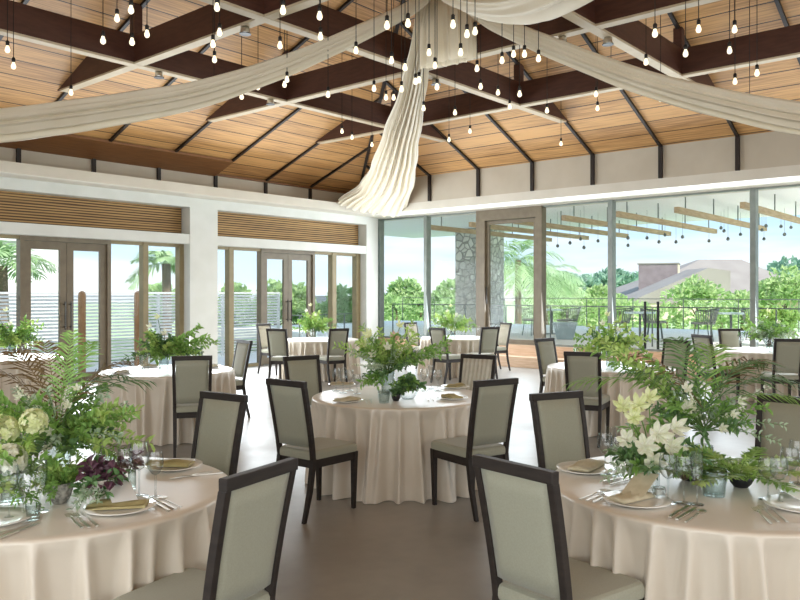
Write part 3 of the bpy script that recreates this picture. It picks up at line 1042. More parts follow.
def make_chair(label, ruched=False):
    t = thing('dining_chair', label, 'chair')
    seat = MB()
    sec = []
    for z, s_ in ((0.425, .985), (0.44, 1.0), (0.465, 1.0), (0.480, .97), (0.488, .90)):
        x, y = .205 * s_, .235 * s_
        pts = []
        for cx, cy, a0 in ((1, 1, 0), (-1, 1, 1), (-1, -1, 2), (1, -1, 3)):
            for k in range(5):
                a = (a0 + k / 4) * PI / 2
                wx = 1.0 if cy > 0 else 0.86
                pts.append(((cx * (x - .035) + .035 * math.cos(a)) * wx, cy * (y - .035) + .035 * math.sin(a), z))
        sec.append(pts)
    n = len(sec[0])
    vs = [p for r in sec for p in r]
    fs = [(i * n + k, i * n + (k + 1) % n, (i + 1) * n + (k + 1) % n, (i + 1) * n + k) for i in range(4) for k in range(n)]
    fs += [tuple(range(n - 1, -1, -1)), tuple(range(4 * n, 5 * n))]
    seat.add(vs, fs).build('seat', M['fabric'], t, smooth=False, bevel=0.006)
    ap = MB()
    ap.bar((-.18, .205, .395), (.18, .205, .395), .024, .06)
    ap.bar((-.155, -.205, .395), (.155, -.205, .395), .024, .06)
    for s_ in (-1, 1):
        ap.bar((s_ * .16, -.2, .395), (s_ * .185, .2, .395), .024, .06)
    ap.build('seat_frame', M['wood'], t)
    # back: curve y(z)
    by = lambda z: -.215 - .105 * max(0, (z - .42) / .56) ** 1.25
    hw = lambda z: .166 + .010 * (z - .42) / .56
    bf = MB()
    zs = [.42 + (.945 - .42) * k / 8 for k in range(9)]
    for s_ in (-1, 1):
        rings = []
        for z in zs:
            rings += [(s_ * hw(z) - .0155, by(z) - .018, z), (s_ * hw(z) + .0155, by(z) - .018, z), (s_ * hw(z) + .0155, by(z) + .018, z), (s_ * hw(z) - .0155, by(z) + .018, z)]
        nz_ = len(zs)
        bf.add(rings, [(3, 2, 1, 0), tuple(range(4 * nz_ - 4, 4 * nz_))] + [(4 * i + k, 4 * i + (k + 1) % 4, 4 * i + 4 + (k + 1) % 4, 4 * i + 4 + k) for i in range(nz_ - 1) for k in range(4)])
    zt = .965
    bf.bar((-hw(zt) - .0165, by(zt), zt), (hw(zt) + .0165, by(zt), zt), .038, .044)
    bf.build('back_frame', M['wood'], t, bevel=.004)
    bp = MB()
    zz = [.515 + (.945 - .515) * k / 6 for k in range(7)]
    nx = 8 if not ruched else 30
    vs, fs = [], []
    for z in zz:
        for k in range(nx + 1):
            u = k / nx * 2 - 1
            pu = .012 * (1 - u ** 4) + (0.009 * math.sin(k * 1.5 + z * 9) if ruched else 0)
            vs.append((u * (hw(z) - .018), by(z) + .012 + pu, z))
    nb = len(vs)
    for z in zz:
        for k in range(nx + 1):
            u = k / nx * 2 - 1
            pu = .010 * (1 - u ** 4) + (0.009 * math.sin(k * 1.5 + z * 9) if ruched else 0)
            vs.append((u * (hw(z) - .018), by(z) - .012 - pu, z))
    w_ = nx + 1
    for i in range(6):
        for k in range(nx):
            a = i * w_ + k
            fs.append((a, a + w_, a + w_ + 1, a + 1))
            fs.append((nb + a, nb + a + 1, nb + a + w_ + 1, nb + a + w_))
    for i in range(6):
        a, b = i * w_, (i + 1) * w_
        fs.append((a, nb + a, nb + b, b))
        a, b = a + nx, b + nx
        fs.append((a, b, nb + b, nb + a))
    for i in (0, 6):
        for k in range(nx):
            a = i * w_ + k
            fs.append((a, a + 1, nb + a + 1, nb + a) if i == 0 else (a, nb + a, nb + a + 1, a + 1))
    bp.add(vs, fs).build('backrest', M['ruched'] if ruched else M['fabric'], t, smooth=True)
    for s_ in (-1, 1):
        l = MB()
        q = lambda x, y, z, h: [(x - h, y - h, z), (x + h, y - h, z), (x + h, y + h, z), (x - h, y + h, z)]
        l.hexa(q(s_ * .177, .203, 0, .013), q(s_ * .183, .205, .425, .02))
        l.build('leg', M['wood'], t)
        l = MB()
        l.hexa(q(s_ * .163, -.30, 0, .013), q(s_ * .165, -.245, .21, .016))
        l.hexa(q(s_ * .165, -.245, .21, .016), q(s_ * .166, -.213, .43, .018))
        l.build('leg', M['wood'], t)
    return t


chair_black = make_chair('chair')
chair_ruched = make_chair('chair', True)
used = set()


def chair(lat, d, face, label, ruched=False, group='dining chairs around the round tables'):
    """lat, d: middle of the top rail; face: (lat, d) direction, or the key of a table"""
    p = LD(lat, d)
    f = (TAB[face] - p) if isinstance(face, str) else LD(*face)
    f.z = 0
    f.normalize()
    pos = p + f * .31
    rz = math.atan2(f.y, f.x) - PI / 2
    src = chair_ruched if ruched else chair_black
    if ruched not in used:
        used.add(ruched)
        src.location = pos
        src.rotation_euler = (0, 0, rz)
        src['label'] = label
        src['group'] = group
        return src
    return dup(src, pos, rz, label, group)


chair(-.495, 2.70, (-.87, .50), 'dark framed sage upholstered chair in the foreground, tucked at the front left table')
chair(.415, 2.78, (.76, .64), 'dark framed sage chair in the foreground, tucked at the front right table')
chair(-1.085, 4.70, (-.55, -.84), 'chair on the far side of the front left table, facing the camera')
chair(.97, 4.74, (.42, -.9), 'chair on the far side of the front right table, left of the lilies')
chair(2.32, 4.55, 'R', 'chair cut by the right edge behind the glasses of the front right table')
chair(-.80, 5.42, (.62, .8), 'chair on the near left side of the middle table, back to the camera')
chair(.68, 5.46, (-.52, .85), 'chair on the near right side of the middle table, back to the camera')
chair(-.96, 7.5, (.55, -.8), 'chair on the far left side of the middle table')
chair(.78, 7.65, (-.5, -.85), 'chair with pale ruched back on the far right side of the middle table', True)
chair(-2.03, 7.5, (-.25, 1.0), 'chair before the white lit table by the pillar, back to the camera')
chair(-2.03, 10.0, (-.75, -.6), 'chair on the far side of the white lit table, just right of the pillar')
chair(-2.12, 13.2, (.30, 1.0), 'chair at the left of the table by the far double door')
chair(-1.06, 13.3, (-.55, .9), 'chair at the right of the table by the far double door')
chair(-2.74, 15.4, 'FL', 'half hidden pale backed chair against the far double door bay', True)
chair(.66, 13.6, (.75, .7), 'chair at the near left side of the table by the corner glass mullion')
chair(.22, 16.1, 'FC', 'pale ruched chair half hidden behind the chair by the corner glass mullion', True)
chair(1.63, 13.9, (-.45, .95), 'chair before the brown framed glass door, back to the camera')
chair(2.2, 15.98, (-.85, -.45), 'pale backed chair between the brown framed door and the wooden deck', True)
chair(1.96, 10.4, (.6, -.75), 'chair by the wooden deck on the far side of the table behind the palm leaves')
chair(1.90, 8.0, (.42, .95), 'chair with back to the camera behind a hanging palm frond')
chair(3.62, 10.05, 'RM', 'chair mostly hidden behind the arching palm leaves at the right')
chair(5.24, 10.35, (.15, 1.0), 'chair with back to the camera at the right edge before the far right table')
chair(4.44, 11.3, 'RF', 'small chair glimpsed over the palm leaves left of the far right table')
chair(5.68, 13.25, 'RF', 'farthest chair at the far right, on the window side of its table')

# ------------------------------------------------------------------ tableware


def wine_glass(label, pos, h=0.20, r=0.034, kind='wine', group='stemmed glasses'):
    name = {'wine': 'wine_glass', 'flute': 'champagne_flute', 'tumbler': 'tumbler'}[kind]
    t = thing(name, label, 'glass', (pos.x, pos.y, TZ + .002), 0, group)
    if kind == 'tumbler':
        MB().lathe([(0, 0), (r * .8, 0), (r, h), (r * .95, h), (r * .75, .012), (0, .012)], 16).build('bowl', M['glass'], t, smooth=True)
        return t
    hb = h * (.48 if kind == 'wine' else .36)
    MB().lathe([(0, .0), (r * .95, .0), (r * .95, .003), (.006, .008)], 16).build('foot', M['crystal'], t, smooth=True)
    MB().lathe([(.0045, .006), (.0038, hb * .6), (.0055, hb)], 8).build('stem', M['crystal'], t, smooth=True)
    if kind == 'wine':
        pf = [(.004, hb), (r * .55, hb + (h - hb) * .10), (r * .93, hb + (h - hb) * .32), (r, hb + (h - hb) * .52), (r * .94, hb + (h - hb) * .78), (r * .82, h)]
    else:
        pf = [(.004, hb), (r * .5, hb + (h - hb) * .12), (r * .78, hb + (h - hb) * .4), (r * .85, hb + (h - hb) * .7), (r * .78, h)]
    MB().lathe(pf, 18).build('bowl', M['crystal'], t, smooth=True)
    return t


def plate(label, pos, r=.135, group='dinner plates'):
    t = MB().lathe([(0, .004), (r * .55, .004), (r * .62, .002), (r * .68, .004), (r, .016), (r, .019), (r * .68, .009), (r * .6, .007), (0, .007)], 32).build('dinner_plate', M['china'], None, smooth=True, loc=(pos.x, pos.y, TZ + .001))
    return tag(t, label, 'plate', group)


def napkin(label, pos, rz, m_, w=.20, l=.085, z=.012, group='folded napkins', tilt=0):
    mb = MB()
    rows, cols = 5, 14
    vs, fs = [], []
    for k in range(2):
        for i in range(rows + 1):
            for j in range(cols + 1):
                u, v = j / cols - .5, i / rows - .5
                zz = (.018 + .006 * math.sin(v * 17 + u * 3) + .004 * math.sin(u * 9)) * (1 - .5 * (2 * abs(v)) ** 3) if k else 0
                vs.append((u * w, v * l * (1 + .25 * u), zz))
    n = (rows + 1) * (cols + 1)
    for i in range(rows):
        for j in range(cols):
            a = i * (cols + 1) + j
            fs.append((n + a, n + a + 1, n + a + cols + 2, n + a + cols + 1))
            fs.append((a, a + cols + 1, a + cols + 2, a + 1))
    for i in range(rows):
        for j in (0, cols):
            a = i * (cols + 1) + j
            b = a + cols + 1
            fs.append((a, n + a, n + b, b))
    for j in range(cols):
        for i in (0, rows):
            a = i * (cols + 1) + j
            fs.append((a, a + 1, n + a + 1, n + a))
    o = mb.add(vs, fs).build('napkin', m_, None, smooth=True, loc=(pos.x, pos.y, TZ + z))
    o.rotation_euler = (0, tilt, rz)
    return tag(o, label, 'napkin', group)


def card(label, pos, rz, m_, w=.10, l=.15, tilt=.25, z=.045, name='menu_card'):
    o = MB().box((0, 0, 0), (w, l, .002)).build(name, m_, None, loc=(pos.x, pos.y, TZ + z))
    o.rotation_euler = (tilt, 0, rz)
    return tag(o, label, 'card', 'menu cards on the plates')


cut = {}


def cut_mesh(kind):
    m = MB()
    if kind == 'fork':
        m.bar((0, -.10, .003), (0, .0, .004), .011, .003)
        m.bar((0, 0, .004), (0, .045, .008), .006, .003)
        m.hexa([(-.004, .045, .006), (.004, .045, .006), (.004, .045, .009), (-.004, .045, .009)], [(-.012, .062, .005), (.012, .062, .005), (.012, .062, .008), (-.012, .062, .008)])
        for x in (-.0105, -.0035, .0035, .0105):
            m.bar((x, .062, .0065), (x, .102, .010), .0035, .0025)
    elif kind == 'knife':
        m.bar((0, -.11, .004), (0, .0, .004), .012, .006)
        m.prism([(-.006, 0, .003), (.008, 0, .003), (.009, .09, .003), (.002, .115, .003), (-.006, .10, .003)], (0, 0, .002))
    else:
        m.bar((0, -.10, .003), (0, .05, .005), .008, .003)
        m.lathe([(.020, .009), (.017, .004), (.008, .002), (0, .002)], 12, (0, .075, 0))
    return m


def cutlery(kind, a, b, label, group):
    """a: pixel of the tip, b: pixel of the handle end, both on the table top"""
    pa, pb = ON(a[0], a[1], TZ), ON(b[0], b[1], TZ)
    c = (pa + pb) / 2
    d_ = pa - pb
    rz = math.atan2(d_.y, d_.x) - PI / 2
    nm = {'fork': 'dinner_fork', 'knife': 'table_knife', 'spoon': 'soup_spoon'}[kind]
    if kind not in cut:
        o = cut_mesh(kind).build(nm, M['steel'])
        cut[kind] = o
    else:
        o = cut[kind].copy()
        C.objects.link(o)
    o.location = (c.x, c.y, TZ + .002)
    o.rotation_euler = (0, 0, rz)
    return tag(o, label, kind, group)


# front left table
gl = 'cutlery on the front left table'
cutlery('fork', (66, 515), (84, 531), 'silver fork left of the plate with the white card, leftmost of three', gl)
cutlery('fork', (73, 515), (91, 530), 'silver fork left of the plate with the white card, middle of three', gl)
cutlery('fork', (83, 514), (98, 528), 'silver fork closest to the plate with the white card', gl)
cutlery('knife', (148, 500), (170, 512.5), 'silver knife closest to the plate with the white card', gl)
cutlery('knife', (154, 499.5), (175, 510), 'silver knife right of the white card plate, middle of three', gl)
cutlery('spoon', (159.5, 498.6), (181, 508), 'silver spoon right of the white card plate, outermost', gl)
cutlery('knife', (176, 479), (208, 473.3), 'silver knife nearer the camera beside the far plate of the front left table', gl)
cutlery('knife', (185, 477.5), (214, 474.5), 'silver knife outermost beside the far plate of the front left table', gl)
cutlery('knife', (24, 526), (2, 534), 'silver knife at the left edge of the front left table, nearer the glasses', gl)
cutlery('knife', (29, 528), (6, 537), 'silver knife at the left edge of the front left table, nearer the cloth edge', gl)
plate('white plate with a white card and gold napkin on the front left table', ON(120, 510, TZ), .14)
napkin('olive gold folded napkin under the white card on the front left table', ON(118, 509, TZ), 2.4, M['napkin'], .23, .10)
card('white menu card lying on the gold napkin of the front left table', ON(121, 505, TZ), ANG - PI / 2 + .55, M['card'], .10, .16, .30, .058)
plate('white plate on the far right side of the front left table', ON(174, 468, TZ), .14)
napkin('olive folded napkin on the far plate of the front left table', ON(170, 467, TZ), -.9, M['napkin'], .22, .11)
plate('white plate half out of the picture at the left table edge', ON(-6, 522, TZ), .14)
wine_glass('tall wine glass with plum leaves before it on the front left table', ON(125, 494, TZ), .20, .034)
wine_glass('tallest wine glass behind the white card on the front left table', ON(139, 497, TZ), .235, .042)
wine_glass('wine glass rightmost behind the knives on the front left table', ON(155.5, 498, TZ), .20, .034)
wine_glass('champagne flute left of the grey stone bowl on the front left table', ON(40, 512, TZ), .205, .034, 'flute')
wine_glass('champagne flute second from the stone bowl on the front left table', ON(24, 516, TZ), .20, .033, 'flute')
wine_glass('wine glass at the left picture edge on the front left table', ON(9, 519, TZ), .21, .038)
wine_glass('short tumbler between the flutes and knives at the left edge', ON(33, 520, TZ), .06, .028, 'tumbler')
wine_glass('clear tumbler behind the plum foliage on the front left table', ON(107, 474, TZ), .10, .042, 'tumbler')
# front right table
gr = 'cutlery on the front right table'
cutlery('fork', (607, 491), (577, 501), 'silver fork outermost left of the plate with the folded sand napkin', gr)
cutlery('fork', (613, 491.5), (583, 503), 'silver fork in the middle, left of the sand napkin plate', gr)
cutlery('fork', (619, 492), (589, 505), 'silver fork closest to the sand napkin plate', gr)
cutlery('knife', (690, 506), (669, 519), 'silver knife below the two wine glasses, leftmost of three', gr)
cutlery('knife', (697, 508), (676, 521.5), 'silver knife below the two wine glasses, middle of three', gr)
cutlery('spoon', (705, 511), (684, 524), 'silver spoon below the crystal tumbler on the front right table', gr)
cutlery('fork', (752, 508), (774, 527), 'silver fork right of the crystal tumbler, outermost of three', gr)
cutlery('fork', (758, 506), (782, 526), 'silver fork right of the crystal tumbler, middle of three', gr)
cutlery('fork', (766, 506), (791, 526), 'silver fork closest to the grey card plate at the right edge', gr)
cutlery('knife', (633, 477), (606, 482), 'silver knife beside the far left plate of the front right table', gr)
cutlery('spoon', (636, 479), (611, 485), 'silver spoon beside the far left plate of the front right table', gr)
plate('white plate with the upright sand napkin on the front right table', ON(637, 503, TZ), .14)
napkin('sand coloured napkin lying on the plate before the flower cube', ON(630, 501, TZ), -.2, M['bnapkin'], .20, .10)
card('beige folded menu card leaning on the sand napkin', ON(640, 498, TZ), ANG - PI / 2 - .75, M['bnapkin'], .10, .17, .42, .06)
plate('white plate with napkin on the far left side of the front right table', ON(585, 471, TZ), .14)
napkin('pale folded napkin on the far left plate of the front right table', ON(587, 469, TZ), .1, M['bnapkin'], .24, .12)
plate('white plate with a grey card at the right picture edge', ON(800, 508, TZ), .14)
card('grey card on the plate at the right picture edge', ON(797, 503, TZ), ANG - PI / 2 + .5, M['card'], .11, .15, .25, .045)
wine_glass('wine glass above the votive, left of two near the plate', ON(668, 503, TZ), .205, .038)
wine_glass('wine glass left of the crystal tumbler on the front right table', ON(684, 504, TZ), .20, .036)
wine_glass('tall champagne flute between the wine glass and crystal tumbler', ON(697, 505, TZ), .22, .030, 'flute')
wine_glass('wine glass right of the fern bowl on the front right table', ON(768, 500, TZ), .18, .040)
wine_glass('wine glass just above the grey card plate', ON(779, 503, TZ), .19, .036)
wine_glass('wine glass near the right edge, behind the grey card plate', ON(790, 493, TZ), .20, .040)
wine_glass('tall water glass at the right picture edge behind the wine glasses', ON(798, 484, TZ), .20, .040)
wine_glass('wine glass left in the far cluster beside the far left plate', ON(605, 474, TZ), .20, .036)
wine_glass('wine glass right in the far cluster beside the far left plate', ON(617, 476, TZ), .19, .034)
wine_glass('champagne flute in the far cluster left of the lilies', ON(611, 469, TZ), .21, .030, 'flute')
t = wine_glass('cut crystal tumbler like a small bucket standing before the fern', ON(714, 496, TZ), .115, .056, 'tumbler')
t = thing('glass_votive', 'tiny ribbed glass candle holder beside the folded menu card', 'candle holder', tuple(ON(659, 500, TZ) + Vector((0, 0, .002))))
MB().lathe([(0, 0), (.026, 0), (.03, .012), (.024, .026), (.03, .04), (.024, .055), (.02, .055), (.018, .02), (0, .02)], 16).build('holder', M['crystal'], t, smooth=True)
MB().lathe([(0, .022), (.017, .022), (.017, .042), (0, .043)], 12).build('candle', M['china'], t, smooth=True)
# middle table: places around the rim
for k, (px, py, s_) in enumerate(((347, 402, 'front left'), (452, 399, 'front right'), (342, 386, 'rear left'), (455, 388, 'rear right'), (398, 405, 'front'))):
    if k < 4:
        plate('plate on the %s side of the middle table' % s_, ON(px, py, TZ), .13)
        napkin('folded napkin on the %s plate of the middle table' % s_, ON(px, py - .5, TZ), k * 1.1, M['napkin'] if k % 2 else M['bnapkin'], .22, .11)
    if k in (0, 1):
        for j in range(2):
            q = px + (19 + 5 * j if k == 0 else -19 - 5 * j)
            cutlery('fork' if k == 0 else 'knife', (q - 1, py - 4), (q + 1, py + 4), 'silver %s %s the %s plate of the middle table' % ('fork' if k == 0 else 'knife', 'closest to' if j == 0 else 'outermost beside', s_), 'cutlery on the middle table')
for k, (px, py, h, kd, lb) in enumerate(((336, 391, .2, 'wine', 'wine glass leftmost on the middle table'), (343, 393, .22, 'flute', 'champagne flute second from the left on the middle table'), (350, 391, .19, 'wine', 'wine glass third from the left on the middle table'), (357, 394, .17, 'wine', 'wine glass just left of the green bouquet stems on the middle table'),
                                         (424, 391, .2, 'wine', 'wine glass nearest the bouquet on the right of the middle table'), (431, 389, .22, 'flute', 'champagne flute right of the bouquet on the middle table'), (438, 391, .19, 'wine', 'wine glass rightmost on the middle table'))):
    wine_glass(lb, ON(px, py, TZ), h, .034, kd)


def far_places(key, nm, ang0, n=4, gl=True, plates=True):
    for k in range(n):
        a = ang0 + 2 * PI * k / n
        rnm = ['first', 'second', 'third', 'fourth'][k]
        side = LD(math.cos(a), math.sin(a))
        c = TAB[key]
        w_ = ('right' if math.cos(a) > .38 else 'left' if math.cos(a) < -.38 else '')
        v_ = ('near' if math.sin(a) < -.38 else 'far' if math.sin(a) > .38 else '')
        s_ = (v_ + ' ' + w_).strip()
        if plates:
            plate('small looking plate on the %s side of %s' % (s_, nm), c + side * .53, .13)
            napkin('napkin on the %s plate of %s' % (s_, nm), c + side * .53, a, M['bnapkin'], .2, .1)
        if gl:
            sd = LD(-math.sin(a), math.cos(a))
            wine_glass('wine glass on the %s side of %s' % (s_, nm), c + side * .36 + sd * .16, .2, .036)
            wine_glass('champagne flute on the %s side of %s' % (s_, nm), c + side * .33 + sd * .24, .22, .03, 'flute')


far_places('BL', 'the white lit table by the pillar', -PI / 2 + .7)
far_places('RM', 'the table behind the palm leaves', -PI / 2 + .7)
far_places('FL', 'the table by the far double door', -PI / 2 + .7, plates=False)
far_places('FC', 'the table by the corner glass mullion', -PI / 2 + .7, plates=False)
far_places('RF', 'the far right table', -PI / 2 + .7, 4, plates=False)
far_places('FE', 'the left edge table', -PI / 2 + .7, 4, plates=False)

# ------------------------------------------------------------------ flowers and plants
CAMV = lambda a, el: (LD(math.cos(a), math.sin(a)) * math.cos(el) + Vector((0, 0, math.sin(el))))


def spray(mleaf, mstem, o, d, L, n, ll, lw, droop, rnd, sr=.0022, two=True, bare=.3):
    o, d = Vector(o), Vector(d).normalized()
    pts = [o + d * L * k / 6 - Vector((0, 0, 1)) * droop * L * (k / 6) ** 2 for k in range(7)]
    mstem.tube(pts, [sr * (1 - .1 * k) for k in range(7)], 4, False)
    for i in range(n):
        s_ = bare + (1 - bare) * (i + rnd.random() * .5) / n
        q = min(s_ * 6, 5.999)
        k = int(q)
        p = pts[k].lerp(pts[k + 1], q - k)
        tg = (pts[k + 1] - pts[k]).normalized()
        sd = tg.cross(Vector((rnd.uniform(-1, 1), rnd.uniform(-1, 1), rnd.uniform(-1, 1)))).normalized()
        for sg in ((1, -1) if two else (1,)):
            dv = (tg * rnd.uniform(.3, .9) + sd * sg + Vector((0, 0, .15))).normalized()
            mleaf.leaf(p, dv, Vector((rnd.uniform(-.4, .4), rnd.uniform(-.4, .4), 1)), ll * rnd.uniform(.65, 1.2), lw * rnd.uniform(.7, 1.2), rnd.uniform(.05, .4))


def lily(p, d, s_, m_, name='lily', parent=None, n=6, rnd=random):
    d = Vector(d).normalized()
    r = d.cross(Vector((.3, .2, 1))).normalized()
    u = r.cross(d)
    mb = MB()
    for k in range(n):
        a = 2 * PI * k / n + rnd.random() * .3
        out = r * math.cos(a) + u * math.sin(a)
        mb.leaf(Vector(p), d * .75 + out * .85, d, s_, s_ * .42, -.28, .12)
    for k in range(4):
        a = k * 1.6
        mb.tube([Vector(p), Vector(p) + d * s_ * .6 + (r * math.cos(a) + u * math.sin(a)) * s_ * .12], s_ * .02, 4)
    return mb.build(name, m_, parent)


def ball_flower(p, s_, m_, parent, rnd, name='hydrangea', n=90):
    mb = MB()
    for _ in range(n):
        z = rnd.uniform(-.6, 1)
        a = rnd.uniform(0, 2 * PI)
        q = math.sqrt(max(0, 1 - z * z))
        dv = Vector((q * math.cos(a), q * math.sin(a), z))
        c = Vector(p) + dv * s_ * rnd.uniform(.82, 1)
        tt = dv.cross(Vector((rnd.random(), rnd.random(), rnd.random()))).normalized()
        w_ = dv.cross(tt)
        for k in range(4):
            b = k * PI / 2
            mb.leaf(c, tt * math.cos(b) + w_ * math.sin(b) + dv * .3, dv, s_ * .34, s_ * .26, .1, .05)
    return mb.build(name, m_, parent)


def arrangement(name, label, loc, vase, sprays, flowers=(), fronds=(), seed=1, z0=.1, cat='flower arrangement', group=None):
    rnd = random.Random(seed)
    t = thing(name, label, cat, tuple(loc), 0, group)
    if vase:
        kind, a_, b_, mv = vase
        if kind == 'bowl':
            MB().lathe([(0, 0), (a_ * .55, 0), (a_ * .85, b_ * .35), (a_, b_ * .75), (a_ * .96, b_), (a_ * .86, b_), (a_ * .8, b_ * .7), (0, b_ * .6)], 24).build('bowl', mv, t, smooth=True)
        elif kind == 'cylinder':
            MB().lathe([(0, 0), (a_, 0), (a_, b_), (a_ * .93, b_), (a_ * .93, .012), (0, .012)], 20).build('vase', mv, t, smooth=True)
        elif kind == 'cube':
            MB().bx(-a_, a_, -a_, a_, 0, b_).build('vase', mv, t, bevel=.006)
        elif kind == 'compote':
            MB().lathe([(0, 0), (a_ * .6, 0), (a_ * .5, b_ * .12), (a_ * .35, b_ * .25), (a_ * .8, b_ * .45), (a_, b_ * .8), (a_ * 1.04, b_), (a_ * .92, b_), (a_ * .7, b_ * .55), (0, b_ * .5)], 24).build('bowl', mv, t, smooth=True)
    ms = MB()
    for nm, mm, n, (l0, l1), (e0, e1), (a0, a1), nl, ll, lw, droop in sprays:
        ml = MB()
        for k in range(n):
            a = a0 + (a1 - a0) * (k + rnd.random()) / n
            el = rnd.uniform(e0, e1)
            spray(ml, ms, (rnd.uniform(-.02, .02), rnd.uniform(-.02, .02), z0), CAMV(a, el), rnd.uniform(l0, l1), nl, ll, lw, droop, rnd)
        ml.build(nm, M[mm], t)
    for fl in flowers:
        kind, mm, off, s_ = fl
        p = LD(off[0], off[1], off[2])
        ms.tube([(0, 0, z0), Vector((p.x * .5, p.y * .5, z0 + (p.z - z0) * .6)), p - Vector((0, 0, s_ * .3))], .0035, 5, False)
        if kind == 'ball':
            ball_flower(p, s_, M[mm], t, rnd)
        else:
            dv = Vector((p.x, p.y, .1 + (p.z - z0) * .4)) - LD(0, .35)
            lily(p, dv, s_, M[mm], 'lily' if kind == 'lily' else 'blossom', t, 6 if kind == 'lily' else 5, rnd)
    if ms.v:
        ms.build('stems', M['stem'], t)
    for a, el, L, droop, n, ll, w_, mm in fronds:
        f = MB()
        frond(f, (0, 0, z0 + (.1 if ll > .1 else 0)), CAMV(a, el), L, droop, n if ll < .1 else int(n * .72), ll, w_ if ll < .1 else w_ * 1.0, rnd, .0035)
        f.build('palm_frond', M[mm], t)
    return t


D = math.radians
TAU = 2 * PI
# front left table
arrangement('flower_arrangement', 'large lush green arrangement with palm fronds on the front left table', ON(58, 478, TZ) + Vector((0, 0, .002)), ('cylinder', .06, .2, M['glass']),
            [('foliage', 'lime', 16, (.30, .52), (.15, .85), (-.7, PI + .7), 12, .055, .026, .25), ('foliage', 'green', 18, (.28, .50), (.1, 1.1), (0, TAU), 12, .05, .024, .25), ('foliage', 'sage', 14, (.30, .52), (.3, 1.2), (0, TAU), 14, .034, .014, .3), ('foliage', 'petal', 12, (.25, .5), (.2, 1.2), (0, TAU), 12, .022, .012, .2), ('foliage', 'dgreen', 6, (.2, .4), (0, .8), (0, TAU), 9, .06, .03, .2), ('trailing_leaves', 'green', 8, (.3, .42), (-.05, .35), (-1.2, .6), 26, .026, .008, .3)],
            [('blossom', 'petal', (.10, -.12, .36), .035), ('blossom', 'petal', (-.02, -.15, .32), .035), ('blossom', 'petal', (.18, -.05, .30), .032), ('blossom', 'petal', (.05, -.18, .25), .035), ('blossom', 'petal', (-.12, -.12, .40), .035), ('blossom', 'petal', (.14, -.12, .44), .03)],
            [(D(70), 1.2, .58, .30, 30, .13, .011, 'green'), (D(35), 1.05, .66, .45, 30, .16, .010, 'brown'), (D(15), .85, .62, .45, 28, .16, .010, 'dgreen'), (D(88), 1.3, .55, .2, 30, .12, .011, 'green'), (D(50), .95, .62, .5, 28, .16, .010, 'dgreen'), (D(160), 1.1, .62, .35, 28, .17, .011, 'brown'), (D(195), 1.0, .55, .35, 26, .16, .011, 'brown'), (D(130), 1.2, .58, .3, 26, .15, .010, 'brown')], 41, .16)
arrangement('flower_arrangement', 'white hydrangea and green leaf bunch at the left edge of the front left table', ON(12, 503, TZ) + Vector((0, 0, .002)), ('cylinder', .045, .14, M['glass']),
            [('foliage', 'lime', 10, (.14, .3), (.1, 1.2), (0, TAU), 9, .045, .022, .25), ('foliage', 'green', 10, (.12, .3), (-.1, 1.0), (0, TAU), 9, .045, .022, .3), ('trailing_leaves', 'green', 8, (.15, .26), (-.3, .3), (-2.5, -.3), 18, .03, .007, .4)],
            [('ball', 'petal', (.02, -.06, .19), .065), ('ball', 'lilyg', (-.05, .03, .30), .06), ('ball', 'lilyg', (.07, .04, .33), .055), ('ball', 'petal', (-.04, -.05, .13), .05)], (), 42, .12)
arrangement('potted_plant', 'grey speckled stone bowl of fine green foliage on the front left table', ON(60, 503, TZ) + Vector((0, 0, .002)), ('bowl', .052, .085, M['stonebowl']),
            [('foliage', 'green', 18, (.08, .17), (.1, 1.3), (0, TAU), 22, .025, .006, .3), ('foliage', 'lime', 8, (.08, .15), (.2, 1.3), (0, TAU), 12, .03, .01, .2)], (), (), 43, .07, 'plant')
arrangement('potted_plant', 'white openwork cup of dark plum leaves on the front left table', ON(99, 505, TZ) + Vector((0, 0, .002)), ('compote', .06, .11, M['lace']),
            [('plum_leaves', 'purple', 14, (.05, .14), (.0, 1.2), (0, TAU), 5, .05, .036, .2), ('foliage', 'dgreen', 10, (.05, .15), (-.2, 1.0), (0, TAU), 5, .045, .032, .3), ('foliage', 'sage', 5, (.08, .16), (-.5, .3), (-2.8, -1.2), 6, .03, .02, .4)], (), (), 44, .09, 'plant')
arrangement('flower_arrangement', 'loose sprig with plum brown leaves between the wine glasses at left', ON(132, 489, TZ) + Vector((0, 0, .002)), ('cylinder', .018, .09, M['glass']),
            [('plum_leaves', 'purple', 5, (.08, .14), (.5, 1.4), (0, TAU), 4, .04, .028, .2)], (), (), 45, .07, 'plant')
# front right table
arrangement('flower_arrangement', 'white lilies in a small square glass vase on the front right table', ON(652, 487, TZ) + Vector((0, 0, .002)), ('cube', .028, .09, M['crystal']),
            [('foliage', 'dgreen', 10, (.15, .32), (.4, 1.3), (0, TAU), 8, .06, .022, .2), ('foliage', 'green', 12, (.15, .33), (.2, 1.2), (0, TAU), 9, .05, .018, .25), ('foliage', 'sage', 9, (.14, .28), (.0, .8), (0, TAU), 10, .04, .014, .3)],
            [('lily', 'lilyg', (-.07, -.03, .37), .075), ('lily', 'lilyg', (-.13, .0, .36), .07), ('lily', 'lilyg', (-.10, -.06, .32), .07), ('lily', 'petal', (.0, -.08, .25), .085), ('lily', 'petal', (-.06, -.09, .20), .085), ('lily', 'petal', (.06, -.07, .19), .085), ('lily', 'petal', (-.03, -.10, .13), .08), ('lily', 'lilyg', (-.02, -.02, .40), .065), ('lily', 'petal', (.09, -.04, .27), .075), ('lily', 'petal', (-.13, -.05, .22), .07)], (), 51, .07)
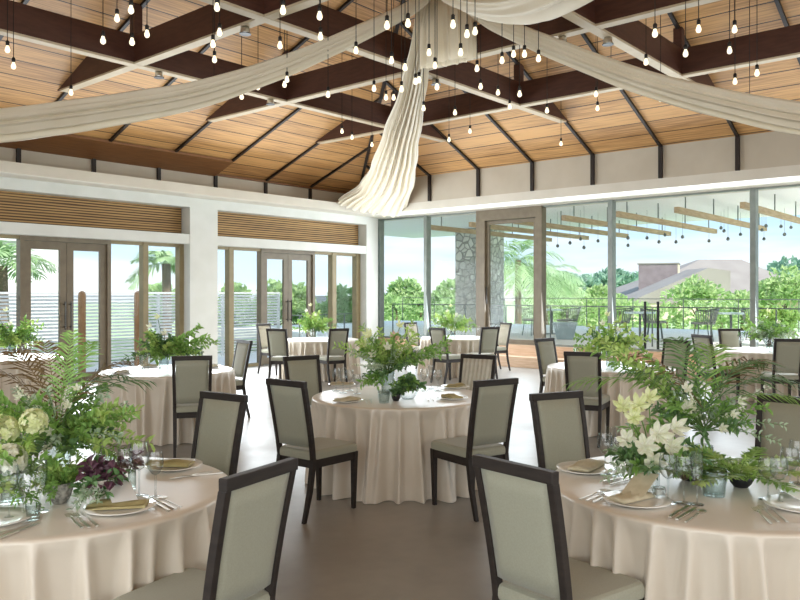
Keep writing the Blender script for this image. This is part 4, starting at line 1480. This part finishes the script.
arrangement('flower_arrangement', 'tall arching palm leaf arrangement at the centre of the front right table', ON(704, 472, TZ) + Vector((0, 0, .002)), ('cylinder', .045, .13, M['glass']),
            [('foliage', 'dgreen', 8, (.2, .36), (.2, 1.2), (0, TAU), 9, .055, .018, .2), ('foliage', 'green', 14, (.2, .38), (.1, 1.3), (-.9, PI + .6), 10, .055, .018, .25), ('foliage', 'sage', 14, (.2, .42), (.2, 1.2), (-.8, PI + .4), 12, .036, .013, .3), ('foliage', 'petal', 8, (.25, .48), (.3, 1.2), (0, TAU), 11, .02, .011, .2), ('branch_leaves', 'lime', 5, (.62, .80), (.75, .98), (D(150), D(188)), 14, .045, .02, .1), ('branch_leaves', 'green', 5, (.55, .80), (.65, 1.05), (D(145), D(190)), 14, .045, .019, .12)],
            [('lily', 'petal', (-.10, -.05, .32), .06), ('blossom', 'lilyg', (-.20, .02, .42), .05), ('blossom', 'petal', (-.12, -.1, .42), .045), ('blossom', 'petal', (.08, -.14, .30), .04), ('blossom', 'petal', (.12, -.12, .36), .04), ('blossom', 'petal', (.02, -.16, .24), .04)],
            [(D(8), 1.05, .66, .52, 30, .20, .011, 'dgreen'), (D(350), .85, .6, .5, 28, .20, .011, 'dgreen'), (D(60), 1.1, .62, .4, 28, .18, .011, 'green'), (D(100), 1.15, .60, .35, 26, .18, .011, 'dgreen'), (D(150), 1.0, .62, .42, 28, .18, .011, 'brown'), (D(176), .62, .80, .42, 32, .15, .011, 'green'), (D(182), .85, .62, .45, 28, .16, .011, 'dgreen'), (D(335), .6, .5, .4, 24, .17, .011, 'green'), (D(25), .95, .72, .5, 30, .2, .011, 'brown'), (D(120), .9, .58, .45, 26, .16, .011, 'dgreen')], 52, .2)
arrangement('potted_plant', 'black bowl of bright green fern on the front right table', ON(741, 487, TZ) + Vector((0, 0, .002)), ('bowl', .055, .055, M['blackbowl']),
            [('foliage', 'lime', 8, (.08, .14), (.3, 1.3), (0, TAU), 10, .025, .008, .3)], (),
            [(D(a), .28 + .14 * (k % 3), .31 + .04 * (k % 2), .22, 22, .065, .013, 'lime' if k % 2 else 'green') for k, a in enumerate(range(0, 360, 24))], 53, .04, 'plant')
arrangement('potted_plant', 'low black bowl of feathery green fern behind the crystal tumbler', ON(690, 480, TZ) + Vector((0, 0, .002)), ('bowl', .065, .055, M['blackbowl']),
            [('foliage', 'green', 10, (.08, .17), (.3, 1.3), (0, TAU), 12, .035, .013, .3)], (),
            [(D(a), .35 + .14 * (k % 3), .22 + .03 * (k % 2), .25, 20, .05, .011, 'green' if k % 2 else 'lime') for k, a in enumerate(range(10, 370, 28))], 54, .04, 'plant')
# middle table
arrangement('flower_arrangement', 'yellow green bouquet with cream blossoms on the middle table', ON(388, 394, TZ) + Vector((0, 0, .002)), ('cylinder', .06, .2, M['glass']),
            [('foliage', 'lime', 20, (.30, .60), (.55, 1.35), (0, TAU), 13, .055, .020, .15), ('foliage', 'green', 20, (.28, .58), (.45, 1.35), (0, TAU), 13, .052, .019, .15), ('foliage', 'sage', 10, (.25, .5), (.3, 1.2), (0, TAU), 12, .05, .018, .2), ('foliage', 'dgreen', 8, (.2, .4), (.1, 1.0), (0, TAU), 9, .055, .022, .25), ('foliage', 'petal', 7, (.3, .55), (.4, 1.3), (0, TAU), 10, .024, .014, .2), ('trailing_branch', 'green', 5, (.5, .66), (.3, .6), (-.25, .3), 12, .06, .024, .05), ('low_leaves', 'green', 7, (.15, .28), (-.45, .1), (D(170), D(250)), 9, .055, .022, .3)],
            [('lily', 'lilyg', (-.16, -.15, .52), .075), ('lily', 'lilyg', (-.20, -.12, .44), .07), ('blossom', 'petal', (-.12, -.2, .36), .06), ('lily', 'pink', (.06, -.16, .50), .07), ('blossom', 'petal', (.0, -.2, .42), .06), ('blossom', 'lilyg', (.1, -.15, .6), .06)], (), 61, .18)
arrangement('potted_plant', 'glass bowl of small round green leaves right of the middle bouquet', ON(408, 399, TZ) + Vector((0, 0, .002)), ('bowl', .085, .1, M['crystal']),
            [('foliage', 'dgreen', 16, (.06, .16), (.1, 1.2), (0, TAU), 6, .05, .032, .2), ('foliage', 'green', 10, (.06, .16), (.1, 1.2), (0, TAU), 6, .05, .03, .2)], (), (), 62, .09, 'plant')
t = wine_glass('ribbed glass tumbler right before the bouquet on the middle table', ON(384, 403, TZ), .10, .05, 'tumbler')
arrangement('potted_plant', 'small black bowl of leaves before the bouquet on the middle table', ON(396, 401, TZ) + Vector((0, 0, .002)), ('bowl', .04, .06, M['blackbowl']),
            [('foliage', 'dgreen', 8, (.04, .1), (.2, 1.2), (0, TAU), 5, .035, .02, .2)], (), (), 63, .05, 'plant')


def far_bouquet(key, off, label, seed, s_=1.0, mats=('green', 'dgreen', 'sage'), leanright=False):
    p = TAB[key] + LD(*off) + Vector((0, 0, TZ + .002))
    a0, a1 = (0, TAU)
    sp = [('foliage', mats[0], 16, (.25 * s_, .5 * s_), (.1, 1.2), (a0, a1), 9, .075, .04, .2), ('foliage', mats[1], 14, (.2 * s_, .48 * s_), (.1, 1.2), (a0, a1), 9, .07, .035, .2), ('foliage', mats[2], 10, (.2 * s_, .45 * s_), (.2, 1.2), (a0, a1), 10, .06, .025, .25)]
    if leanright:
        sp.append(('trailing_branch', 'green', 6, (.5 * s_, .62 * s_), (.3, .8), (-.3, .3), 11, .075, .04, .1))
    return arrangement('flower_arrangement', label, p, ('cylinder', .055, .18, M['glass']), sp, [('blossom', 'petal', (-.12, -.1, .36 * s_ + .1), .06), ('blossom', 'petal', (.05, -.14, .3 * s_ + .1), .06), ('blossom', 'lilyg', (-.05, -.05, .45 * s_ + .1), .06)], (), seed, .16)


far_bouquet('BL', (-.05, 0), 'leafy bouquet leaning right on the white lit table by the pillar', 71, 1.1, ('green', 'dgreen', 'lime'), True)
far_bouquet('FL', (-.12, 0), 'tall leafy bouquet on the table by the far double door', 72, 1.2, ('green', 'lime', 'dgreen'))
far_bouquet('FC', (-.1, 0), 'wide leafy bouquet on the table by the corner glass mullion', 73, 1.15, ('lime', 'green', 'sage'))
far_bouquet('RM', (0, 0), 'leafy bouquet on the table behind the palm leaves', 74, 1.15, ('lime', 'green', 'dgreen'))
far_bouquet('RF', (0, 0), 'leafy bouquet on the far right table', 75, 1.1, ('green', 'sage', 'dgreen'))
far_bouquet('FE', (.1, 0), 'leafy bouquet on the left edge table before the near double door', 76, 1.2, ('green', 'lime', 'dgreen'))
# a leafy pot on the terrace, seen in the right window
p = LD((775 - 400) / FPX * 16.6, 16.6, .452)
arrangement('potted_plant', 'leafy planter on the terrace in the right hand window', p, ('bowl', .3, .42, M['pot']),
            [('foliage', 'green', 22, (.3, .75), (.2, 1.3), (0, TAU), 9, .2, .07, .3), ('foliage', 'lime', 14, (.3, .7), (.2, 1.3), (0, TAU), 9, .18, .06, .3)], (), (), 77, .35, 'plant')


# ------------------------------------------------------------------ ivory drapes gathered at the roof centre
def drape(name, label, keys, side=None, folds=9, n=200, sub=10, amp=.32, closed=True, sway=None):
    """keys: (point, width, thickness) along the cloth, folds run lengthwise"""
    pts, ws, hs = [], [], []
    K = len(keys)
    for i in range(K - 1):
        p0, p1, p2, p3 = (Vector(keys[max(i - 1, 0)][0]), Vector(keys[i][0]), Vector(keys[i + 1][0]), Vector(keys[min(i + 2, K - 1)][0]))
        for j in range(sub + (1 if i == K - 2 else 0)):
            s_ = j / sub
            pts.append(0.5 * ((2 * p1) + (p2 - p0) * s_ + (2 * p0 - 5 * p1 + 4 * p2 - p3) * s_ * s_ + (3 * p1 - p0 - 3 * p2 + p3) * s_ ** 3))
            q = s_ * s_ * (3 - 2 * s_)
            ws.append(keys[i][1] * (1 - q) + keys[i + 1][1] * q)
            hs.append(keys[i][2] * (1 - q) + keys[i + 1][2] * q)
    vs, fs = [], []
    for i, p in enumerate(pts):
        tg = (pts[min(i + 1, len(pts) - 1)] - pts[max(i - 1, 0)]).normalized()
        if side is not None:
            r = Vector(side) - tg * Vector(side).dot(tg)
            r.normalize()
        else:
            r = tg.cross(Vector((0, 0, 1))).normalized()
        u = r.cross(tg)
        s_ = i / len(pts)
        for k in range(n):
            a = TAU * k / n
            f = 1 + amp * (1.2 - 2.4 * abs(math.sin(folds * a / 2 + .8 * math.sin(2 * a) + s_ * 1.0))) + amp * .6 * math.sin((folds * 2 - 3) * a - s_ * 2.0 + 1)
            vs.append(p + r * math.cos(a) * ws[i] * .45 * (1 + (f - 1) * .3) + u * math.sin(a) * hs[i] * .42 * f)
    for i in range(len(pts) - 1):
        for k in range(n):
            fs.append((i * n + k, i * n + (k + 1) % n, (i + 1) * n + (k + 1) % n, (i + 1) * n + k))
    o = MB().add(vs, fs).build(name, M['drape'], None, smooth=True)
    return tag(o, label, 'drape', 'ivory ceiling drapes')


def K(px, py, d, wpx, th):
    return (AT(px, py, d), wpx / FPX * d, th)


RIGHT = LD(1, 0)
drape('ceiling_drape', 'long ivory drape sagging from the roof centre to the left wall', [
    K(432, -12, 9.3, 10, .13), K(410, 9, 9.3, 13, .15), K(332, 47, 9.3, 20, .2), K(270, 73, 9.3, 24, .24), K(200, 95, 9.35, 29, .28), K(135, 107, 9.4, 32, .31), K(60, 118, 9.45, 36, .34), K(0, 125, 9.5, 40, .36), K(-120, 131, 9.5, 42, .38), K(-300, 120, 9.5, 40, .36), K(-420, 100, 9.6, 30, .3)], folds=12)
drape('ceiling_drape', 'long ivory drape sagging from the roof centre to the right wall', [
    K(436, -14, 9.3, 10, .13), K(470, 8, 9.3, 13, .15), K(500, 26, 9.25, 18, .18), K(570, 55, 9.2, 22, .22), K(640, 80, 9.2, 26, .26), K(720, 101, 9.2, 30, .3), K(800, 117, 9.2, 33, .33), K(900, 128, 9.2, 36, .36), K(1050, 120, 9.2, 34, .34)], folds=12)
drape('ceiling_drape', 'ivory drape falling from the roof centre and fanning out at the room corner', [
    K(430, -10, 9.6, 20, .14), K(421, 40, 9.9, 19, .16), K(413, 90, 11.2, 27, .22), K(402, 133, 13.0, 37, .28), K(394, 166, 15.2, 45, .34), K(386, 188, 16.9, 54, .38), K(371, 208, 17.9, 72, .34)], side=RIGHT, folds=22, n=260, amp=.3)
drape('ceiling_drape', 'thick ivory drape swooping from the roof centre over the camera at top', [
    K(438, -16, 9.2, 22, .25), K(462, -2, 8.7, 34, .3), K(490, 4, 8.1, 40, .32), K(525, 2, 7.4, 44, .34), K(565, -14, 6.7, 48, .36), K(640, -60, 5.8, 50, .36), K(760, -160, 4.8, 46, .34)], folds=7)
# short gathered panel hanging from the roof centre
pm = []
nn = 180
for top in (0, 1):
    for k in range(nn):
        a = TAU * k / nn
        f = 1 + .3 * (1 - 2 * abs(math.sin(8 * a))) + .08 * math.sin(23 * a + 1)
        c = AT(447 if not top else 444, 0, 9.75)
        z = (4.52 + .06 * math.cos(a)) if not top else 6.62
        w_, h_ = (.34, .13) if not top else (.28, .14)
        q = LD(math.cos(a) * w_ * (1 + (f - 1) * .4), math.sin(a) * h_ * f)
        pm.append((c.x + q.x, c.y + q.y, z))
tag(MB().add(pm, [(k, (k + 1) % nn, nn + (k + 1) % nn, nn + k) for k in range(nn)]).build('gathered_drape', M['drape'], None, smooth=True), 'short gathered ivory drape hanging straight down at the roof centre', 'drape')

# ------------------------------------------------------------------ pendant bulbs
BULB = [(7.5, 50), (13.5, 66.5), (103, 41), (117, 19), (131, 10.5), (132, 42.5), (71, 93), (147, 34.6), (217, 8), (219.5, 33), (213, 44.6), (214.5, 60), (214, 95), (241.6, 97), (258, 87.5),
        (283, 11), (319.6, 16.6), (320.5, 37), (280, 46), (356, 51), (287, 80), (284.5, 85), (328, 95), (374, 89), (387, 26), (408, 24), (453, 25), (467, 34.6), (475, 32), (429, 53), (460.6, 53), (502, 61), (391.5, 61), (405, 68), (435, 66), (477, 69),
        (415.5, 82), (419, 80.5), (437, 87.5), (480.6, 87), (498, 93), (401.5, 89.6), (386, 98), (393.6, 98), (513.6, 54.6), (524.5, 54.6), (538.5, 59), (519.6, 94.5), (611, 81), (596, 94.5), (655, 34), (698.6, 29.6), (734.6, 30), (729.6, 51), (685.6, 54), (757, 73.6), (735, 82), (646, 62.6), (660.6, 99.4), (749.6, 104),
        (342, 131.6), (352, 137.7), (372, 145), (449, 140), (455, 113), (470, 131.6), (509.7, 107), (423.6, 108.7), (561, 144), (547, 111), (597.5, 108.7)]
swL = [(0, 125), (135, 107), (200, 95), (270, 73), (332, 47), (410, 9), (440, -10)]
swR = [(440, -10), (500, 26), (570, 55), (640, 80), (720, 101), (800, 117)]


def interp(t_, x):
    for (a, b), (c_, d_) in zip(t_[:-1], t_[1:]):
        if a <= x <= c_:
            return b + (d_ - b) * (x - a) / (c_ - a)
    return t_[-1][1]


regs = {}
for b in BULB:
    x, y = b
    if 396 <= x <= 442:
        r_ = 'c'
    elif x < 396:
        r_ = ('la' if y < interp(swL, x) else 'lb')
    else:
        r_ = ('ra' if y < interp(swR, x) else 'rb')
    regs.setdefault(r_, []).append(b)
ORD = 'first second third fourth fifth sixth seventh eighth ninth tenth eleventh twelfth thirteenth fourteenth fifteenth sixteenth seventeenth eighteenth nineteenth twentieth twenty-first twenty-second twenty-third'.split()
WH = {'la': 'above the long left drape, %s from the left', 'lb': 'below the long left drape, %s from the left', 'c': 'close to the falling corner drape, %s from the top', 'ra': 'above the long right drape, %s from the left', 'rb': 'below the long right drape, %s from the left'}
bulb_src = None
for r_, lst in regs.items():
    lst.sort(key=(lambda b: b[1]) if r_ == 'c' else (lambda b: b[0]))
    for k, (px, py) in enumerate(lst):
        hz = random.Random(int(px * 7 + py * 13))
        z = 4.12 + hz.uniform(-.12, .12)
        for tries in range(14):
            d_ = (z - EYE) * FPX / (YH - py)
            p = LD((px - 400) / FPX * d_, d_, z)
            if all(abs(p.x - bx) > .16 for bx in BX) and all(abs(p.y - by) > .16 for by in BY):
                break
            z += .05 if tries % 2 else -.03
        L = roofz(p.x, p.y) - p.z - .085 - .02
        lab = 'lit warm pendant bulb ' + WH[r_] % ORD[k]
        if bulb_src is None:
            t = thing('pendant_bulb', lab, 'light bulb', tuple(p), 0, 'warm pendant bulbs under the boarded ceiling')
            MB().lathe([(0, -.032), (.014, -.029), (.023, -.019), (.027, -.004), (.025, .012), (.018, .030), (.014, .044), (.0135, .05)], 12).build('bulb_glass', M['bulb'], t, smooth=True)
            MB().lathe([(.016, .046), (.019, .05), (.019, .09), (.012, .1), (.003, .1)], 10).build('socket', M['black'], t, smooth=True)
            c_ = MB().tube([(0, 0, 0), (0, 0, 1)], .0042, 5).build('cord', M['black'], t)
            c_.location = (0, 0, .095)
            u_ = MB().lathe([(.0, 0), (.03, 0), (.03, .05), (0, .05)], 10).build('ceiling_cup', M['black'], t)
            bulb_src = t
        else:
            t = dup(bulb_src, tuple(p), 0, lab)
        for ch in t.children:
            if ch.name.startswith('cord'):
                ch.scale = (1, 1, L)
            if ch.name.startswith('ceiling_cup'):
                ch.location = (0, 0, L + .06)
# silver spot fittings on the beams beside the crossings
spots = [(BX[0] + .35, BY[0] - .0, 'y', 'on the upper left beam crossing, left drape side'), (BX[0], BY[1] + .35, 'x', 'on the beam near the top left crossing'), (BX[1] - .35, BY[0], 'y', 'on the beam above the left drape middle'), (BX[1], BY[2] + .4, 'x', 'on the beam at top right of the swooping drape'),
         (BX[1] + .4, BY[2], 'y', 'on the beam just right of the top right crossing'), (BX[1] + .45, BY[1], 'y', 'on the beam right of the gathered drape'), (BX[2], BY[2] + .35, 'x', 'on the beam at the far right crossing'), (BX[2], BY[0] - .3, 'x', 'on the beam beside the corner drape')]
for x, y, ax, lb in spots:
    t = thing('spotlight', 'small silver spotlight ' + lb, 'spotlight', (x, y, ZB - .03))
    MB().lathe([(0, -.08), (.055, -.08), (.06, -.07), (.05, 0), (0, 0)], 14).build('housing', M['steel'], t, smooth=True)
    MB().lathe([(.035, -.084), (.07, -.084), (.07, -.075), (.035, -.075)], 14).build('ring', M['black'], t)
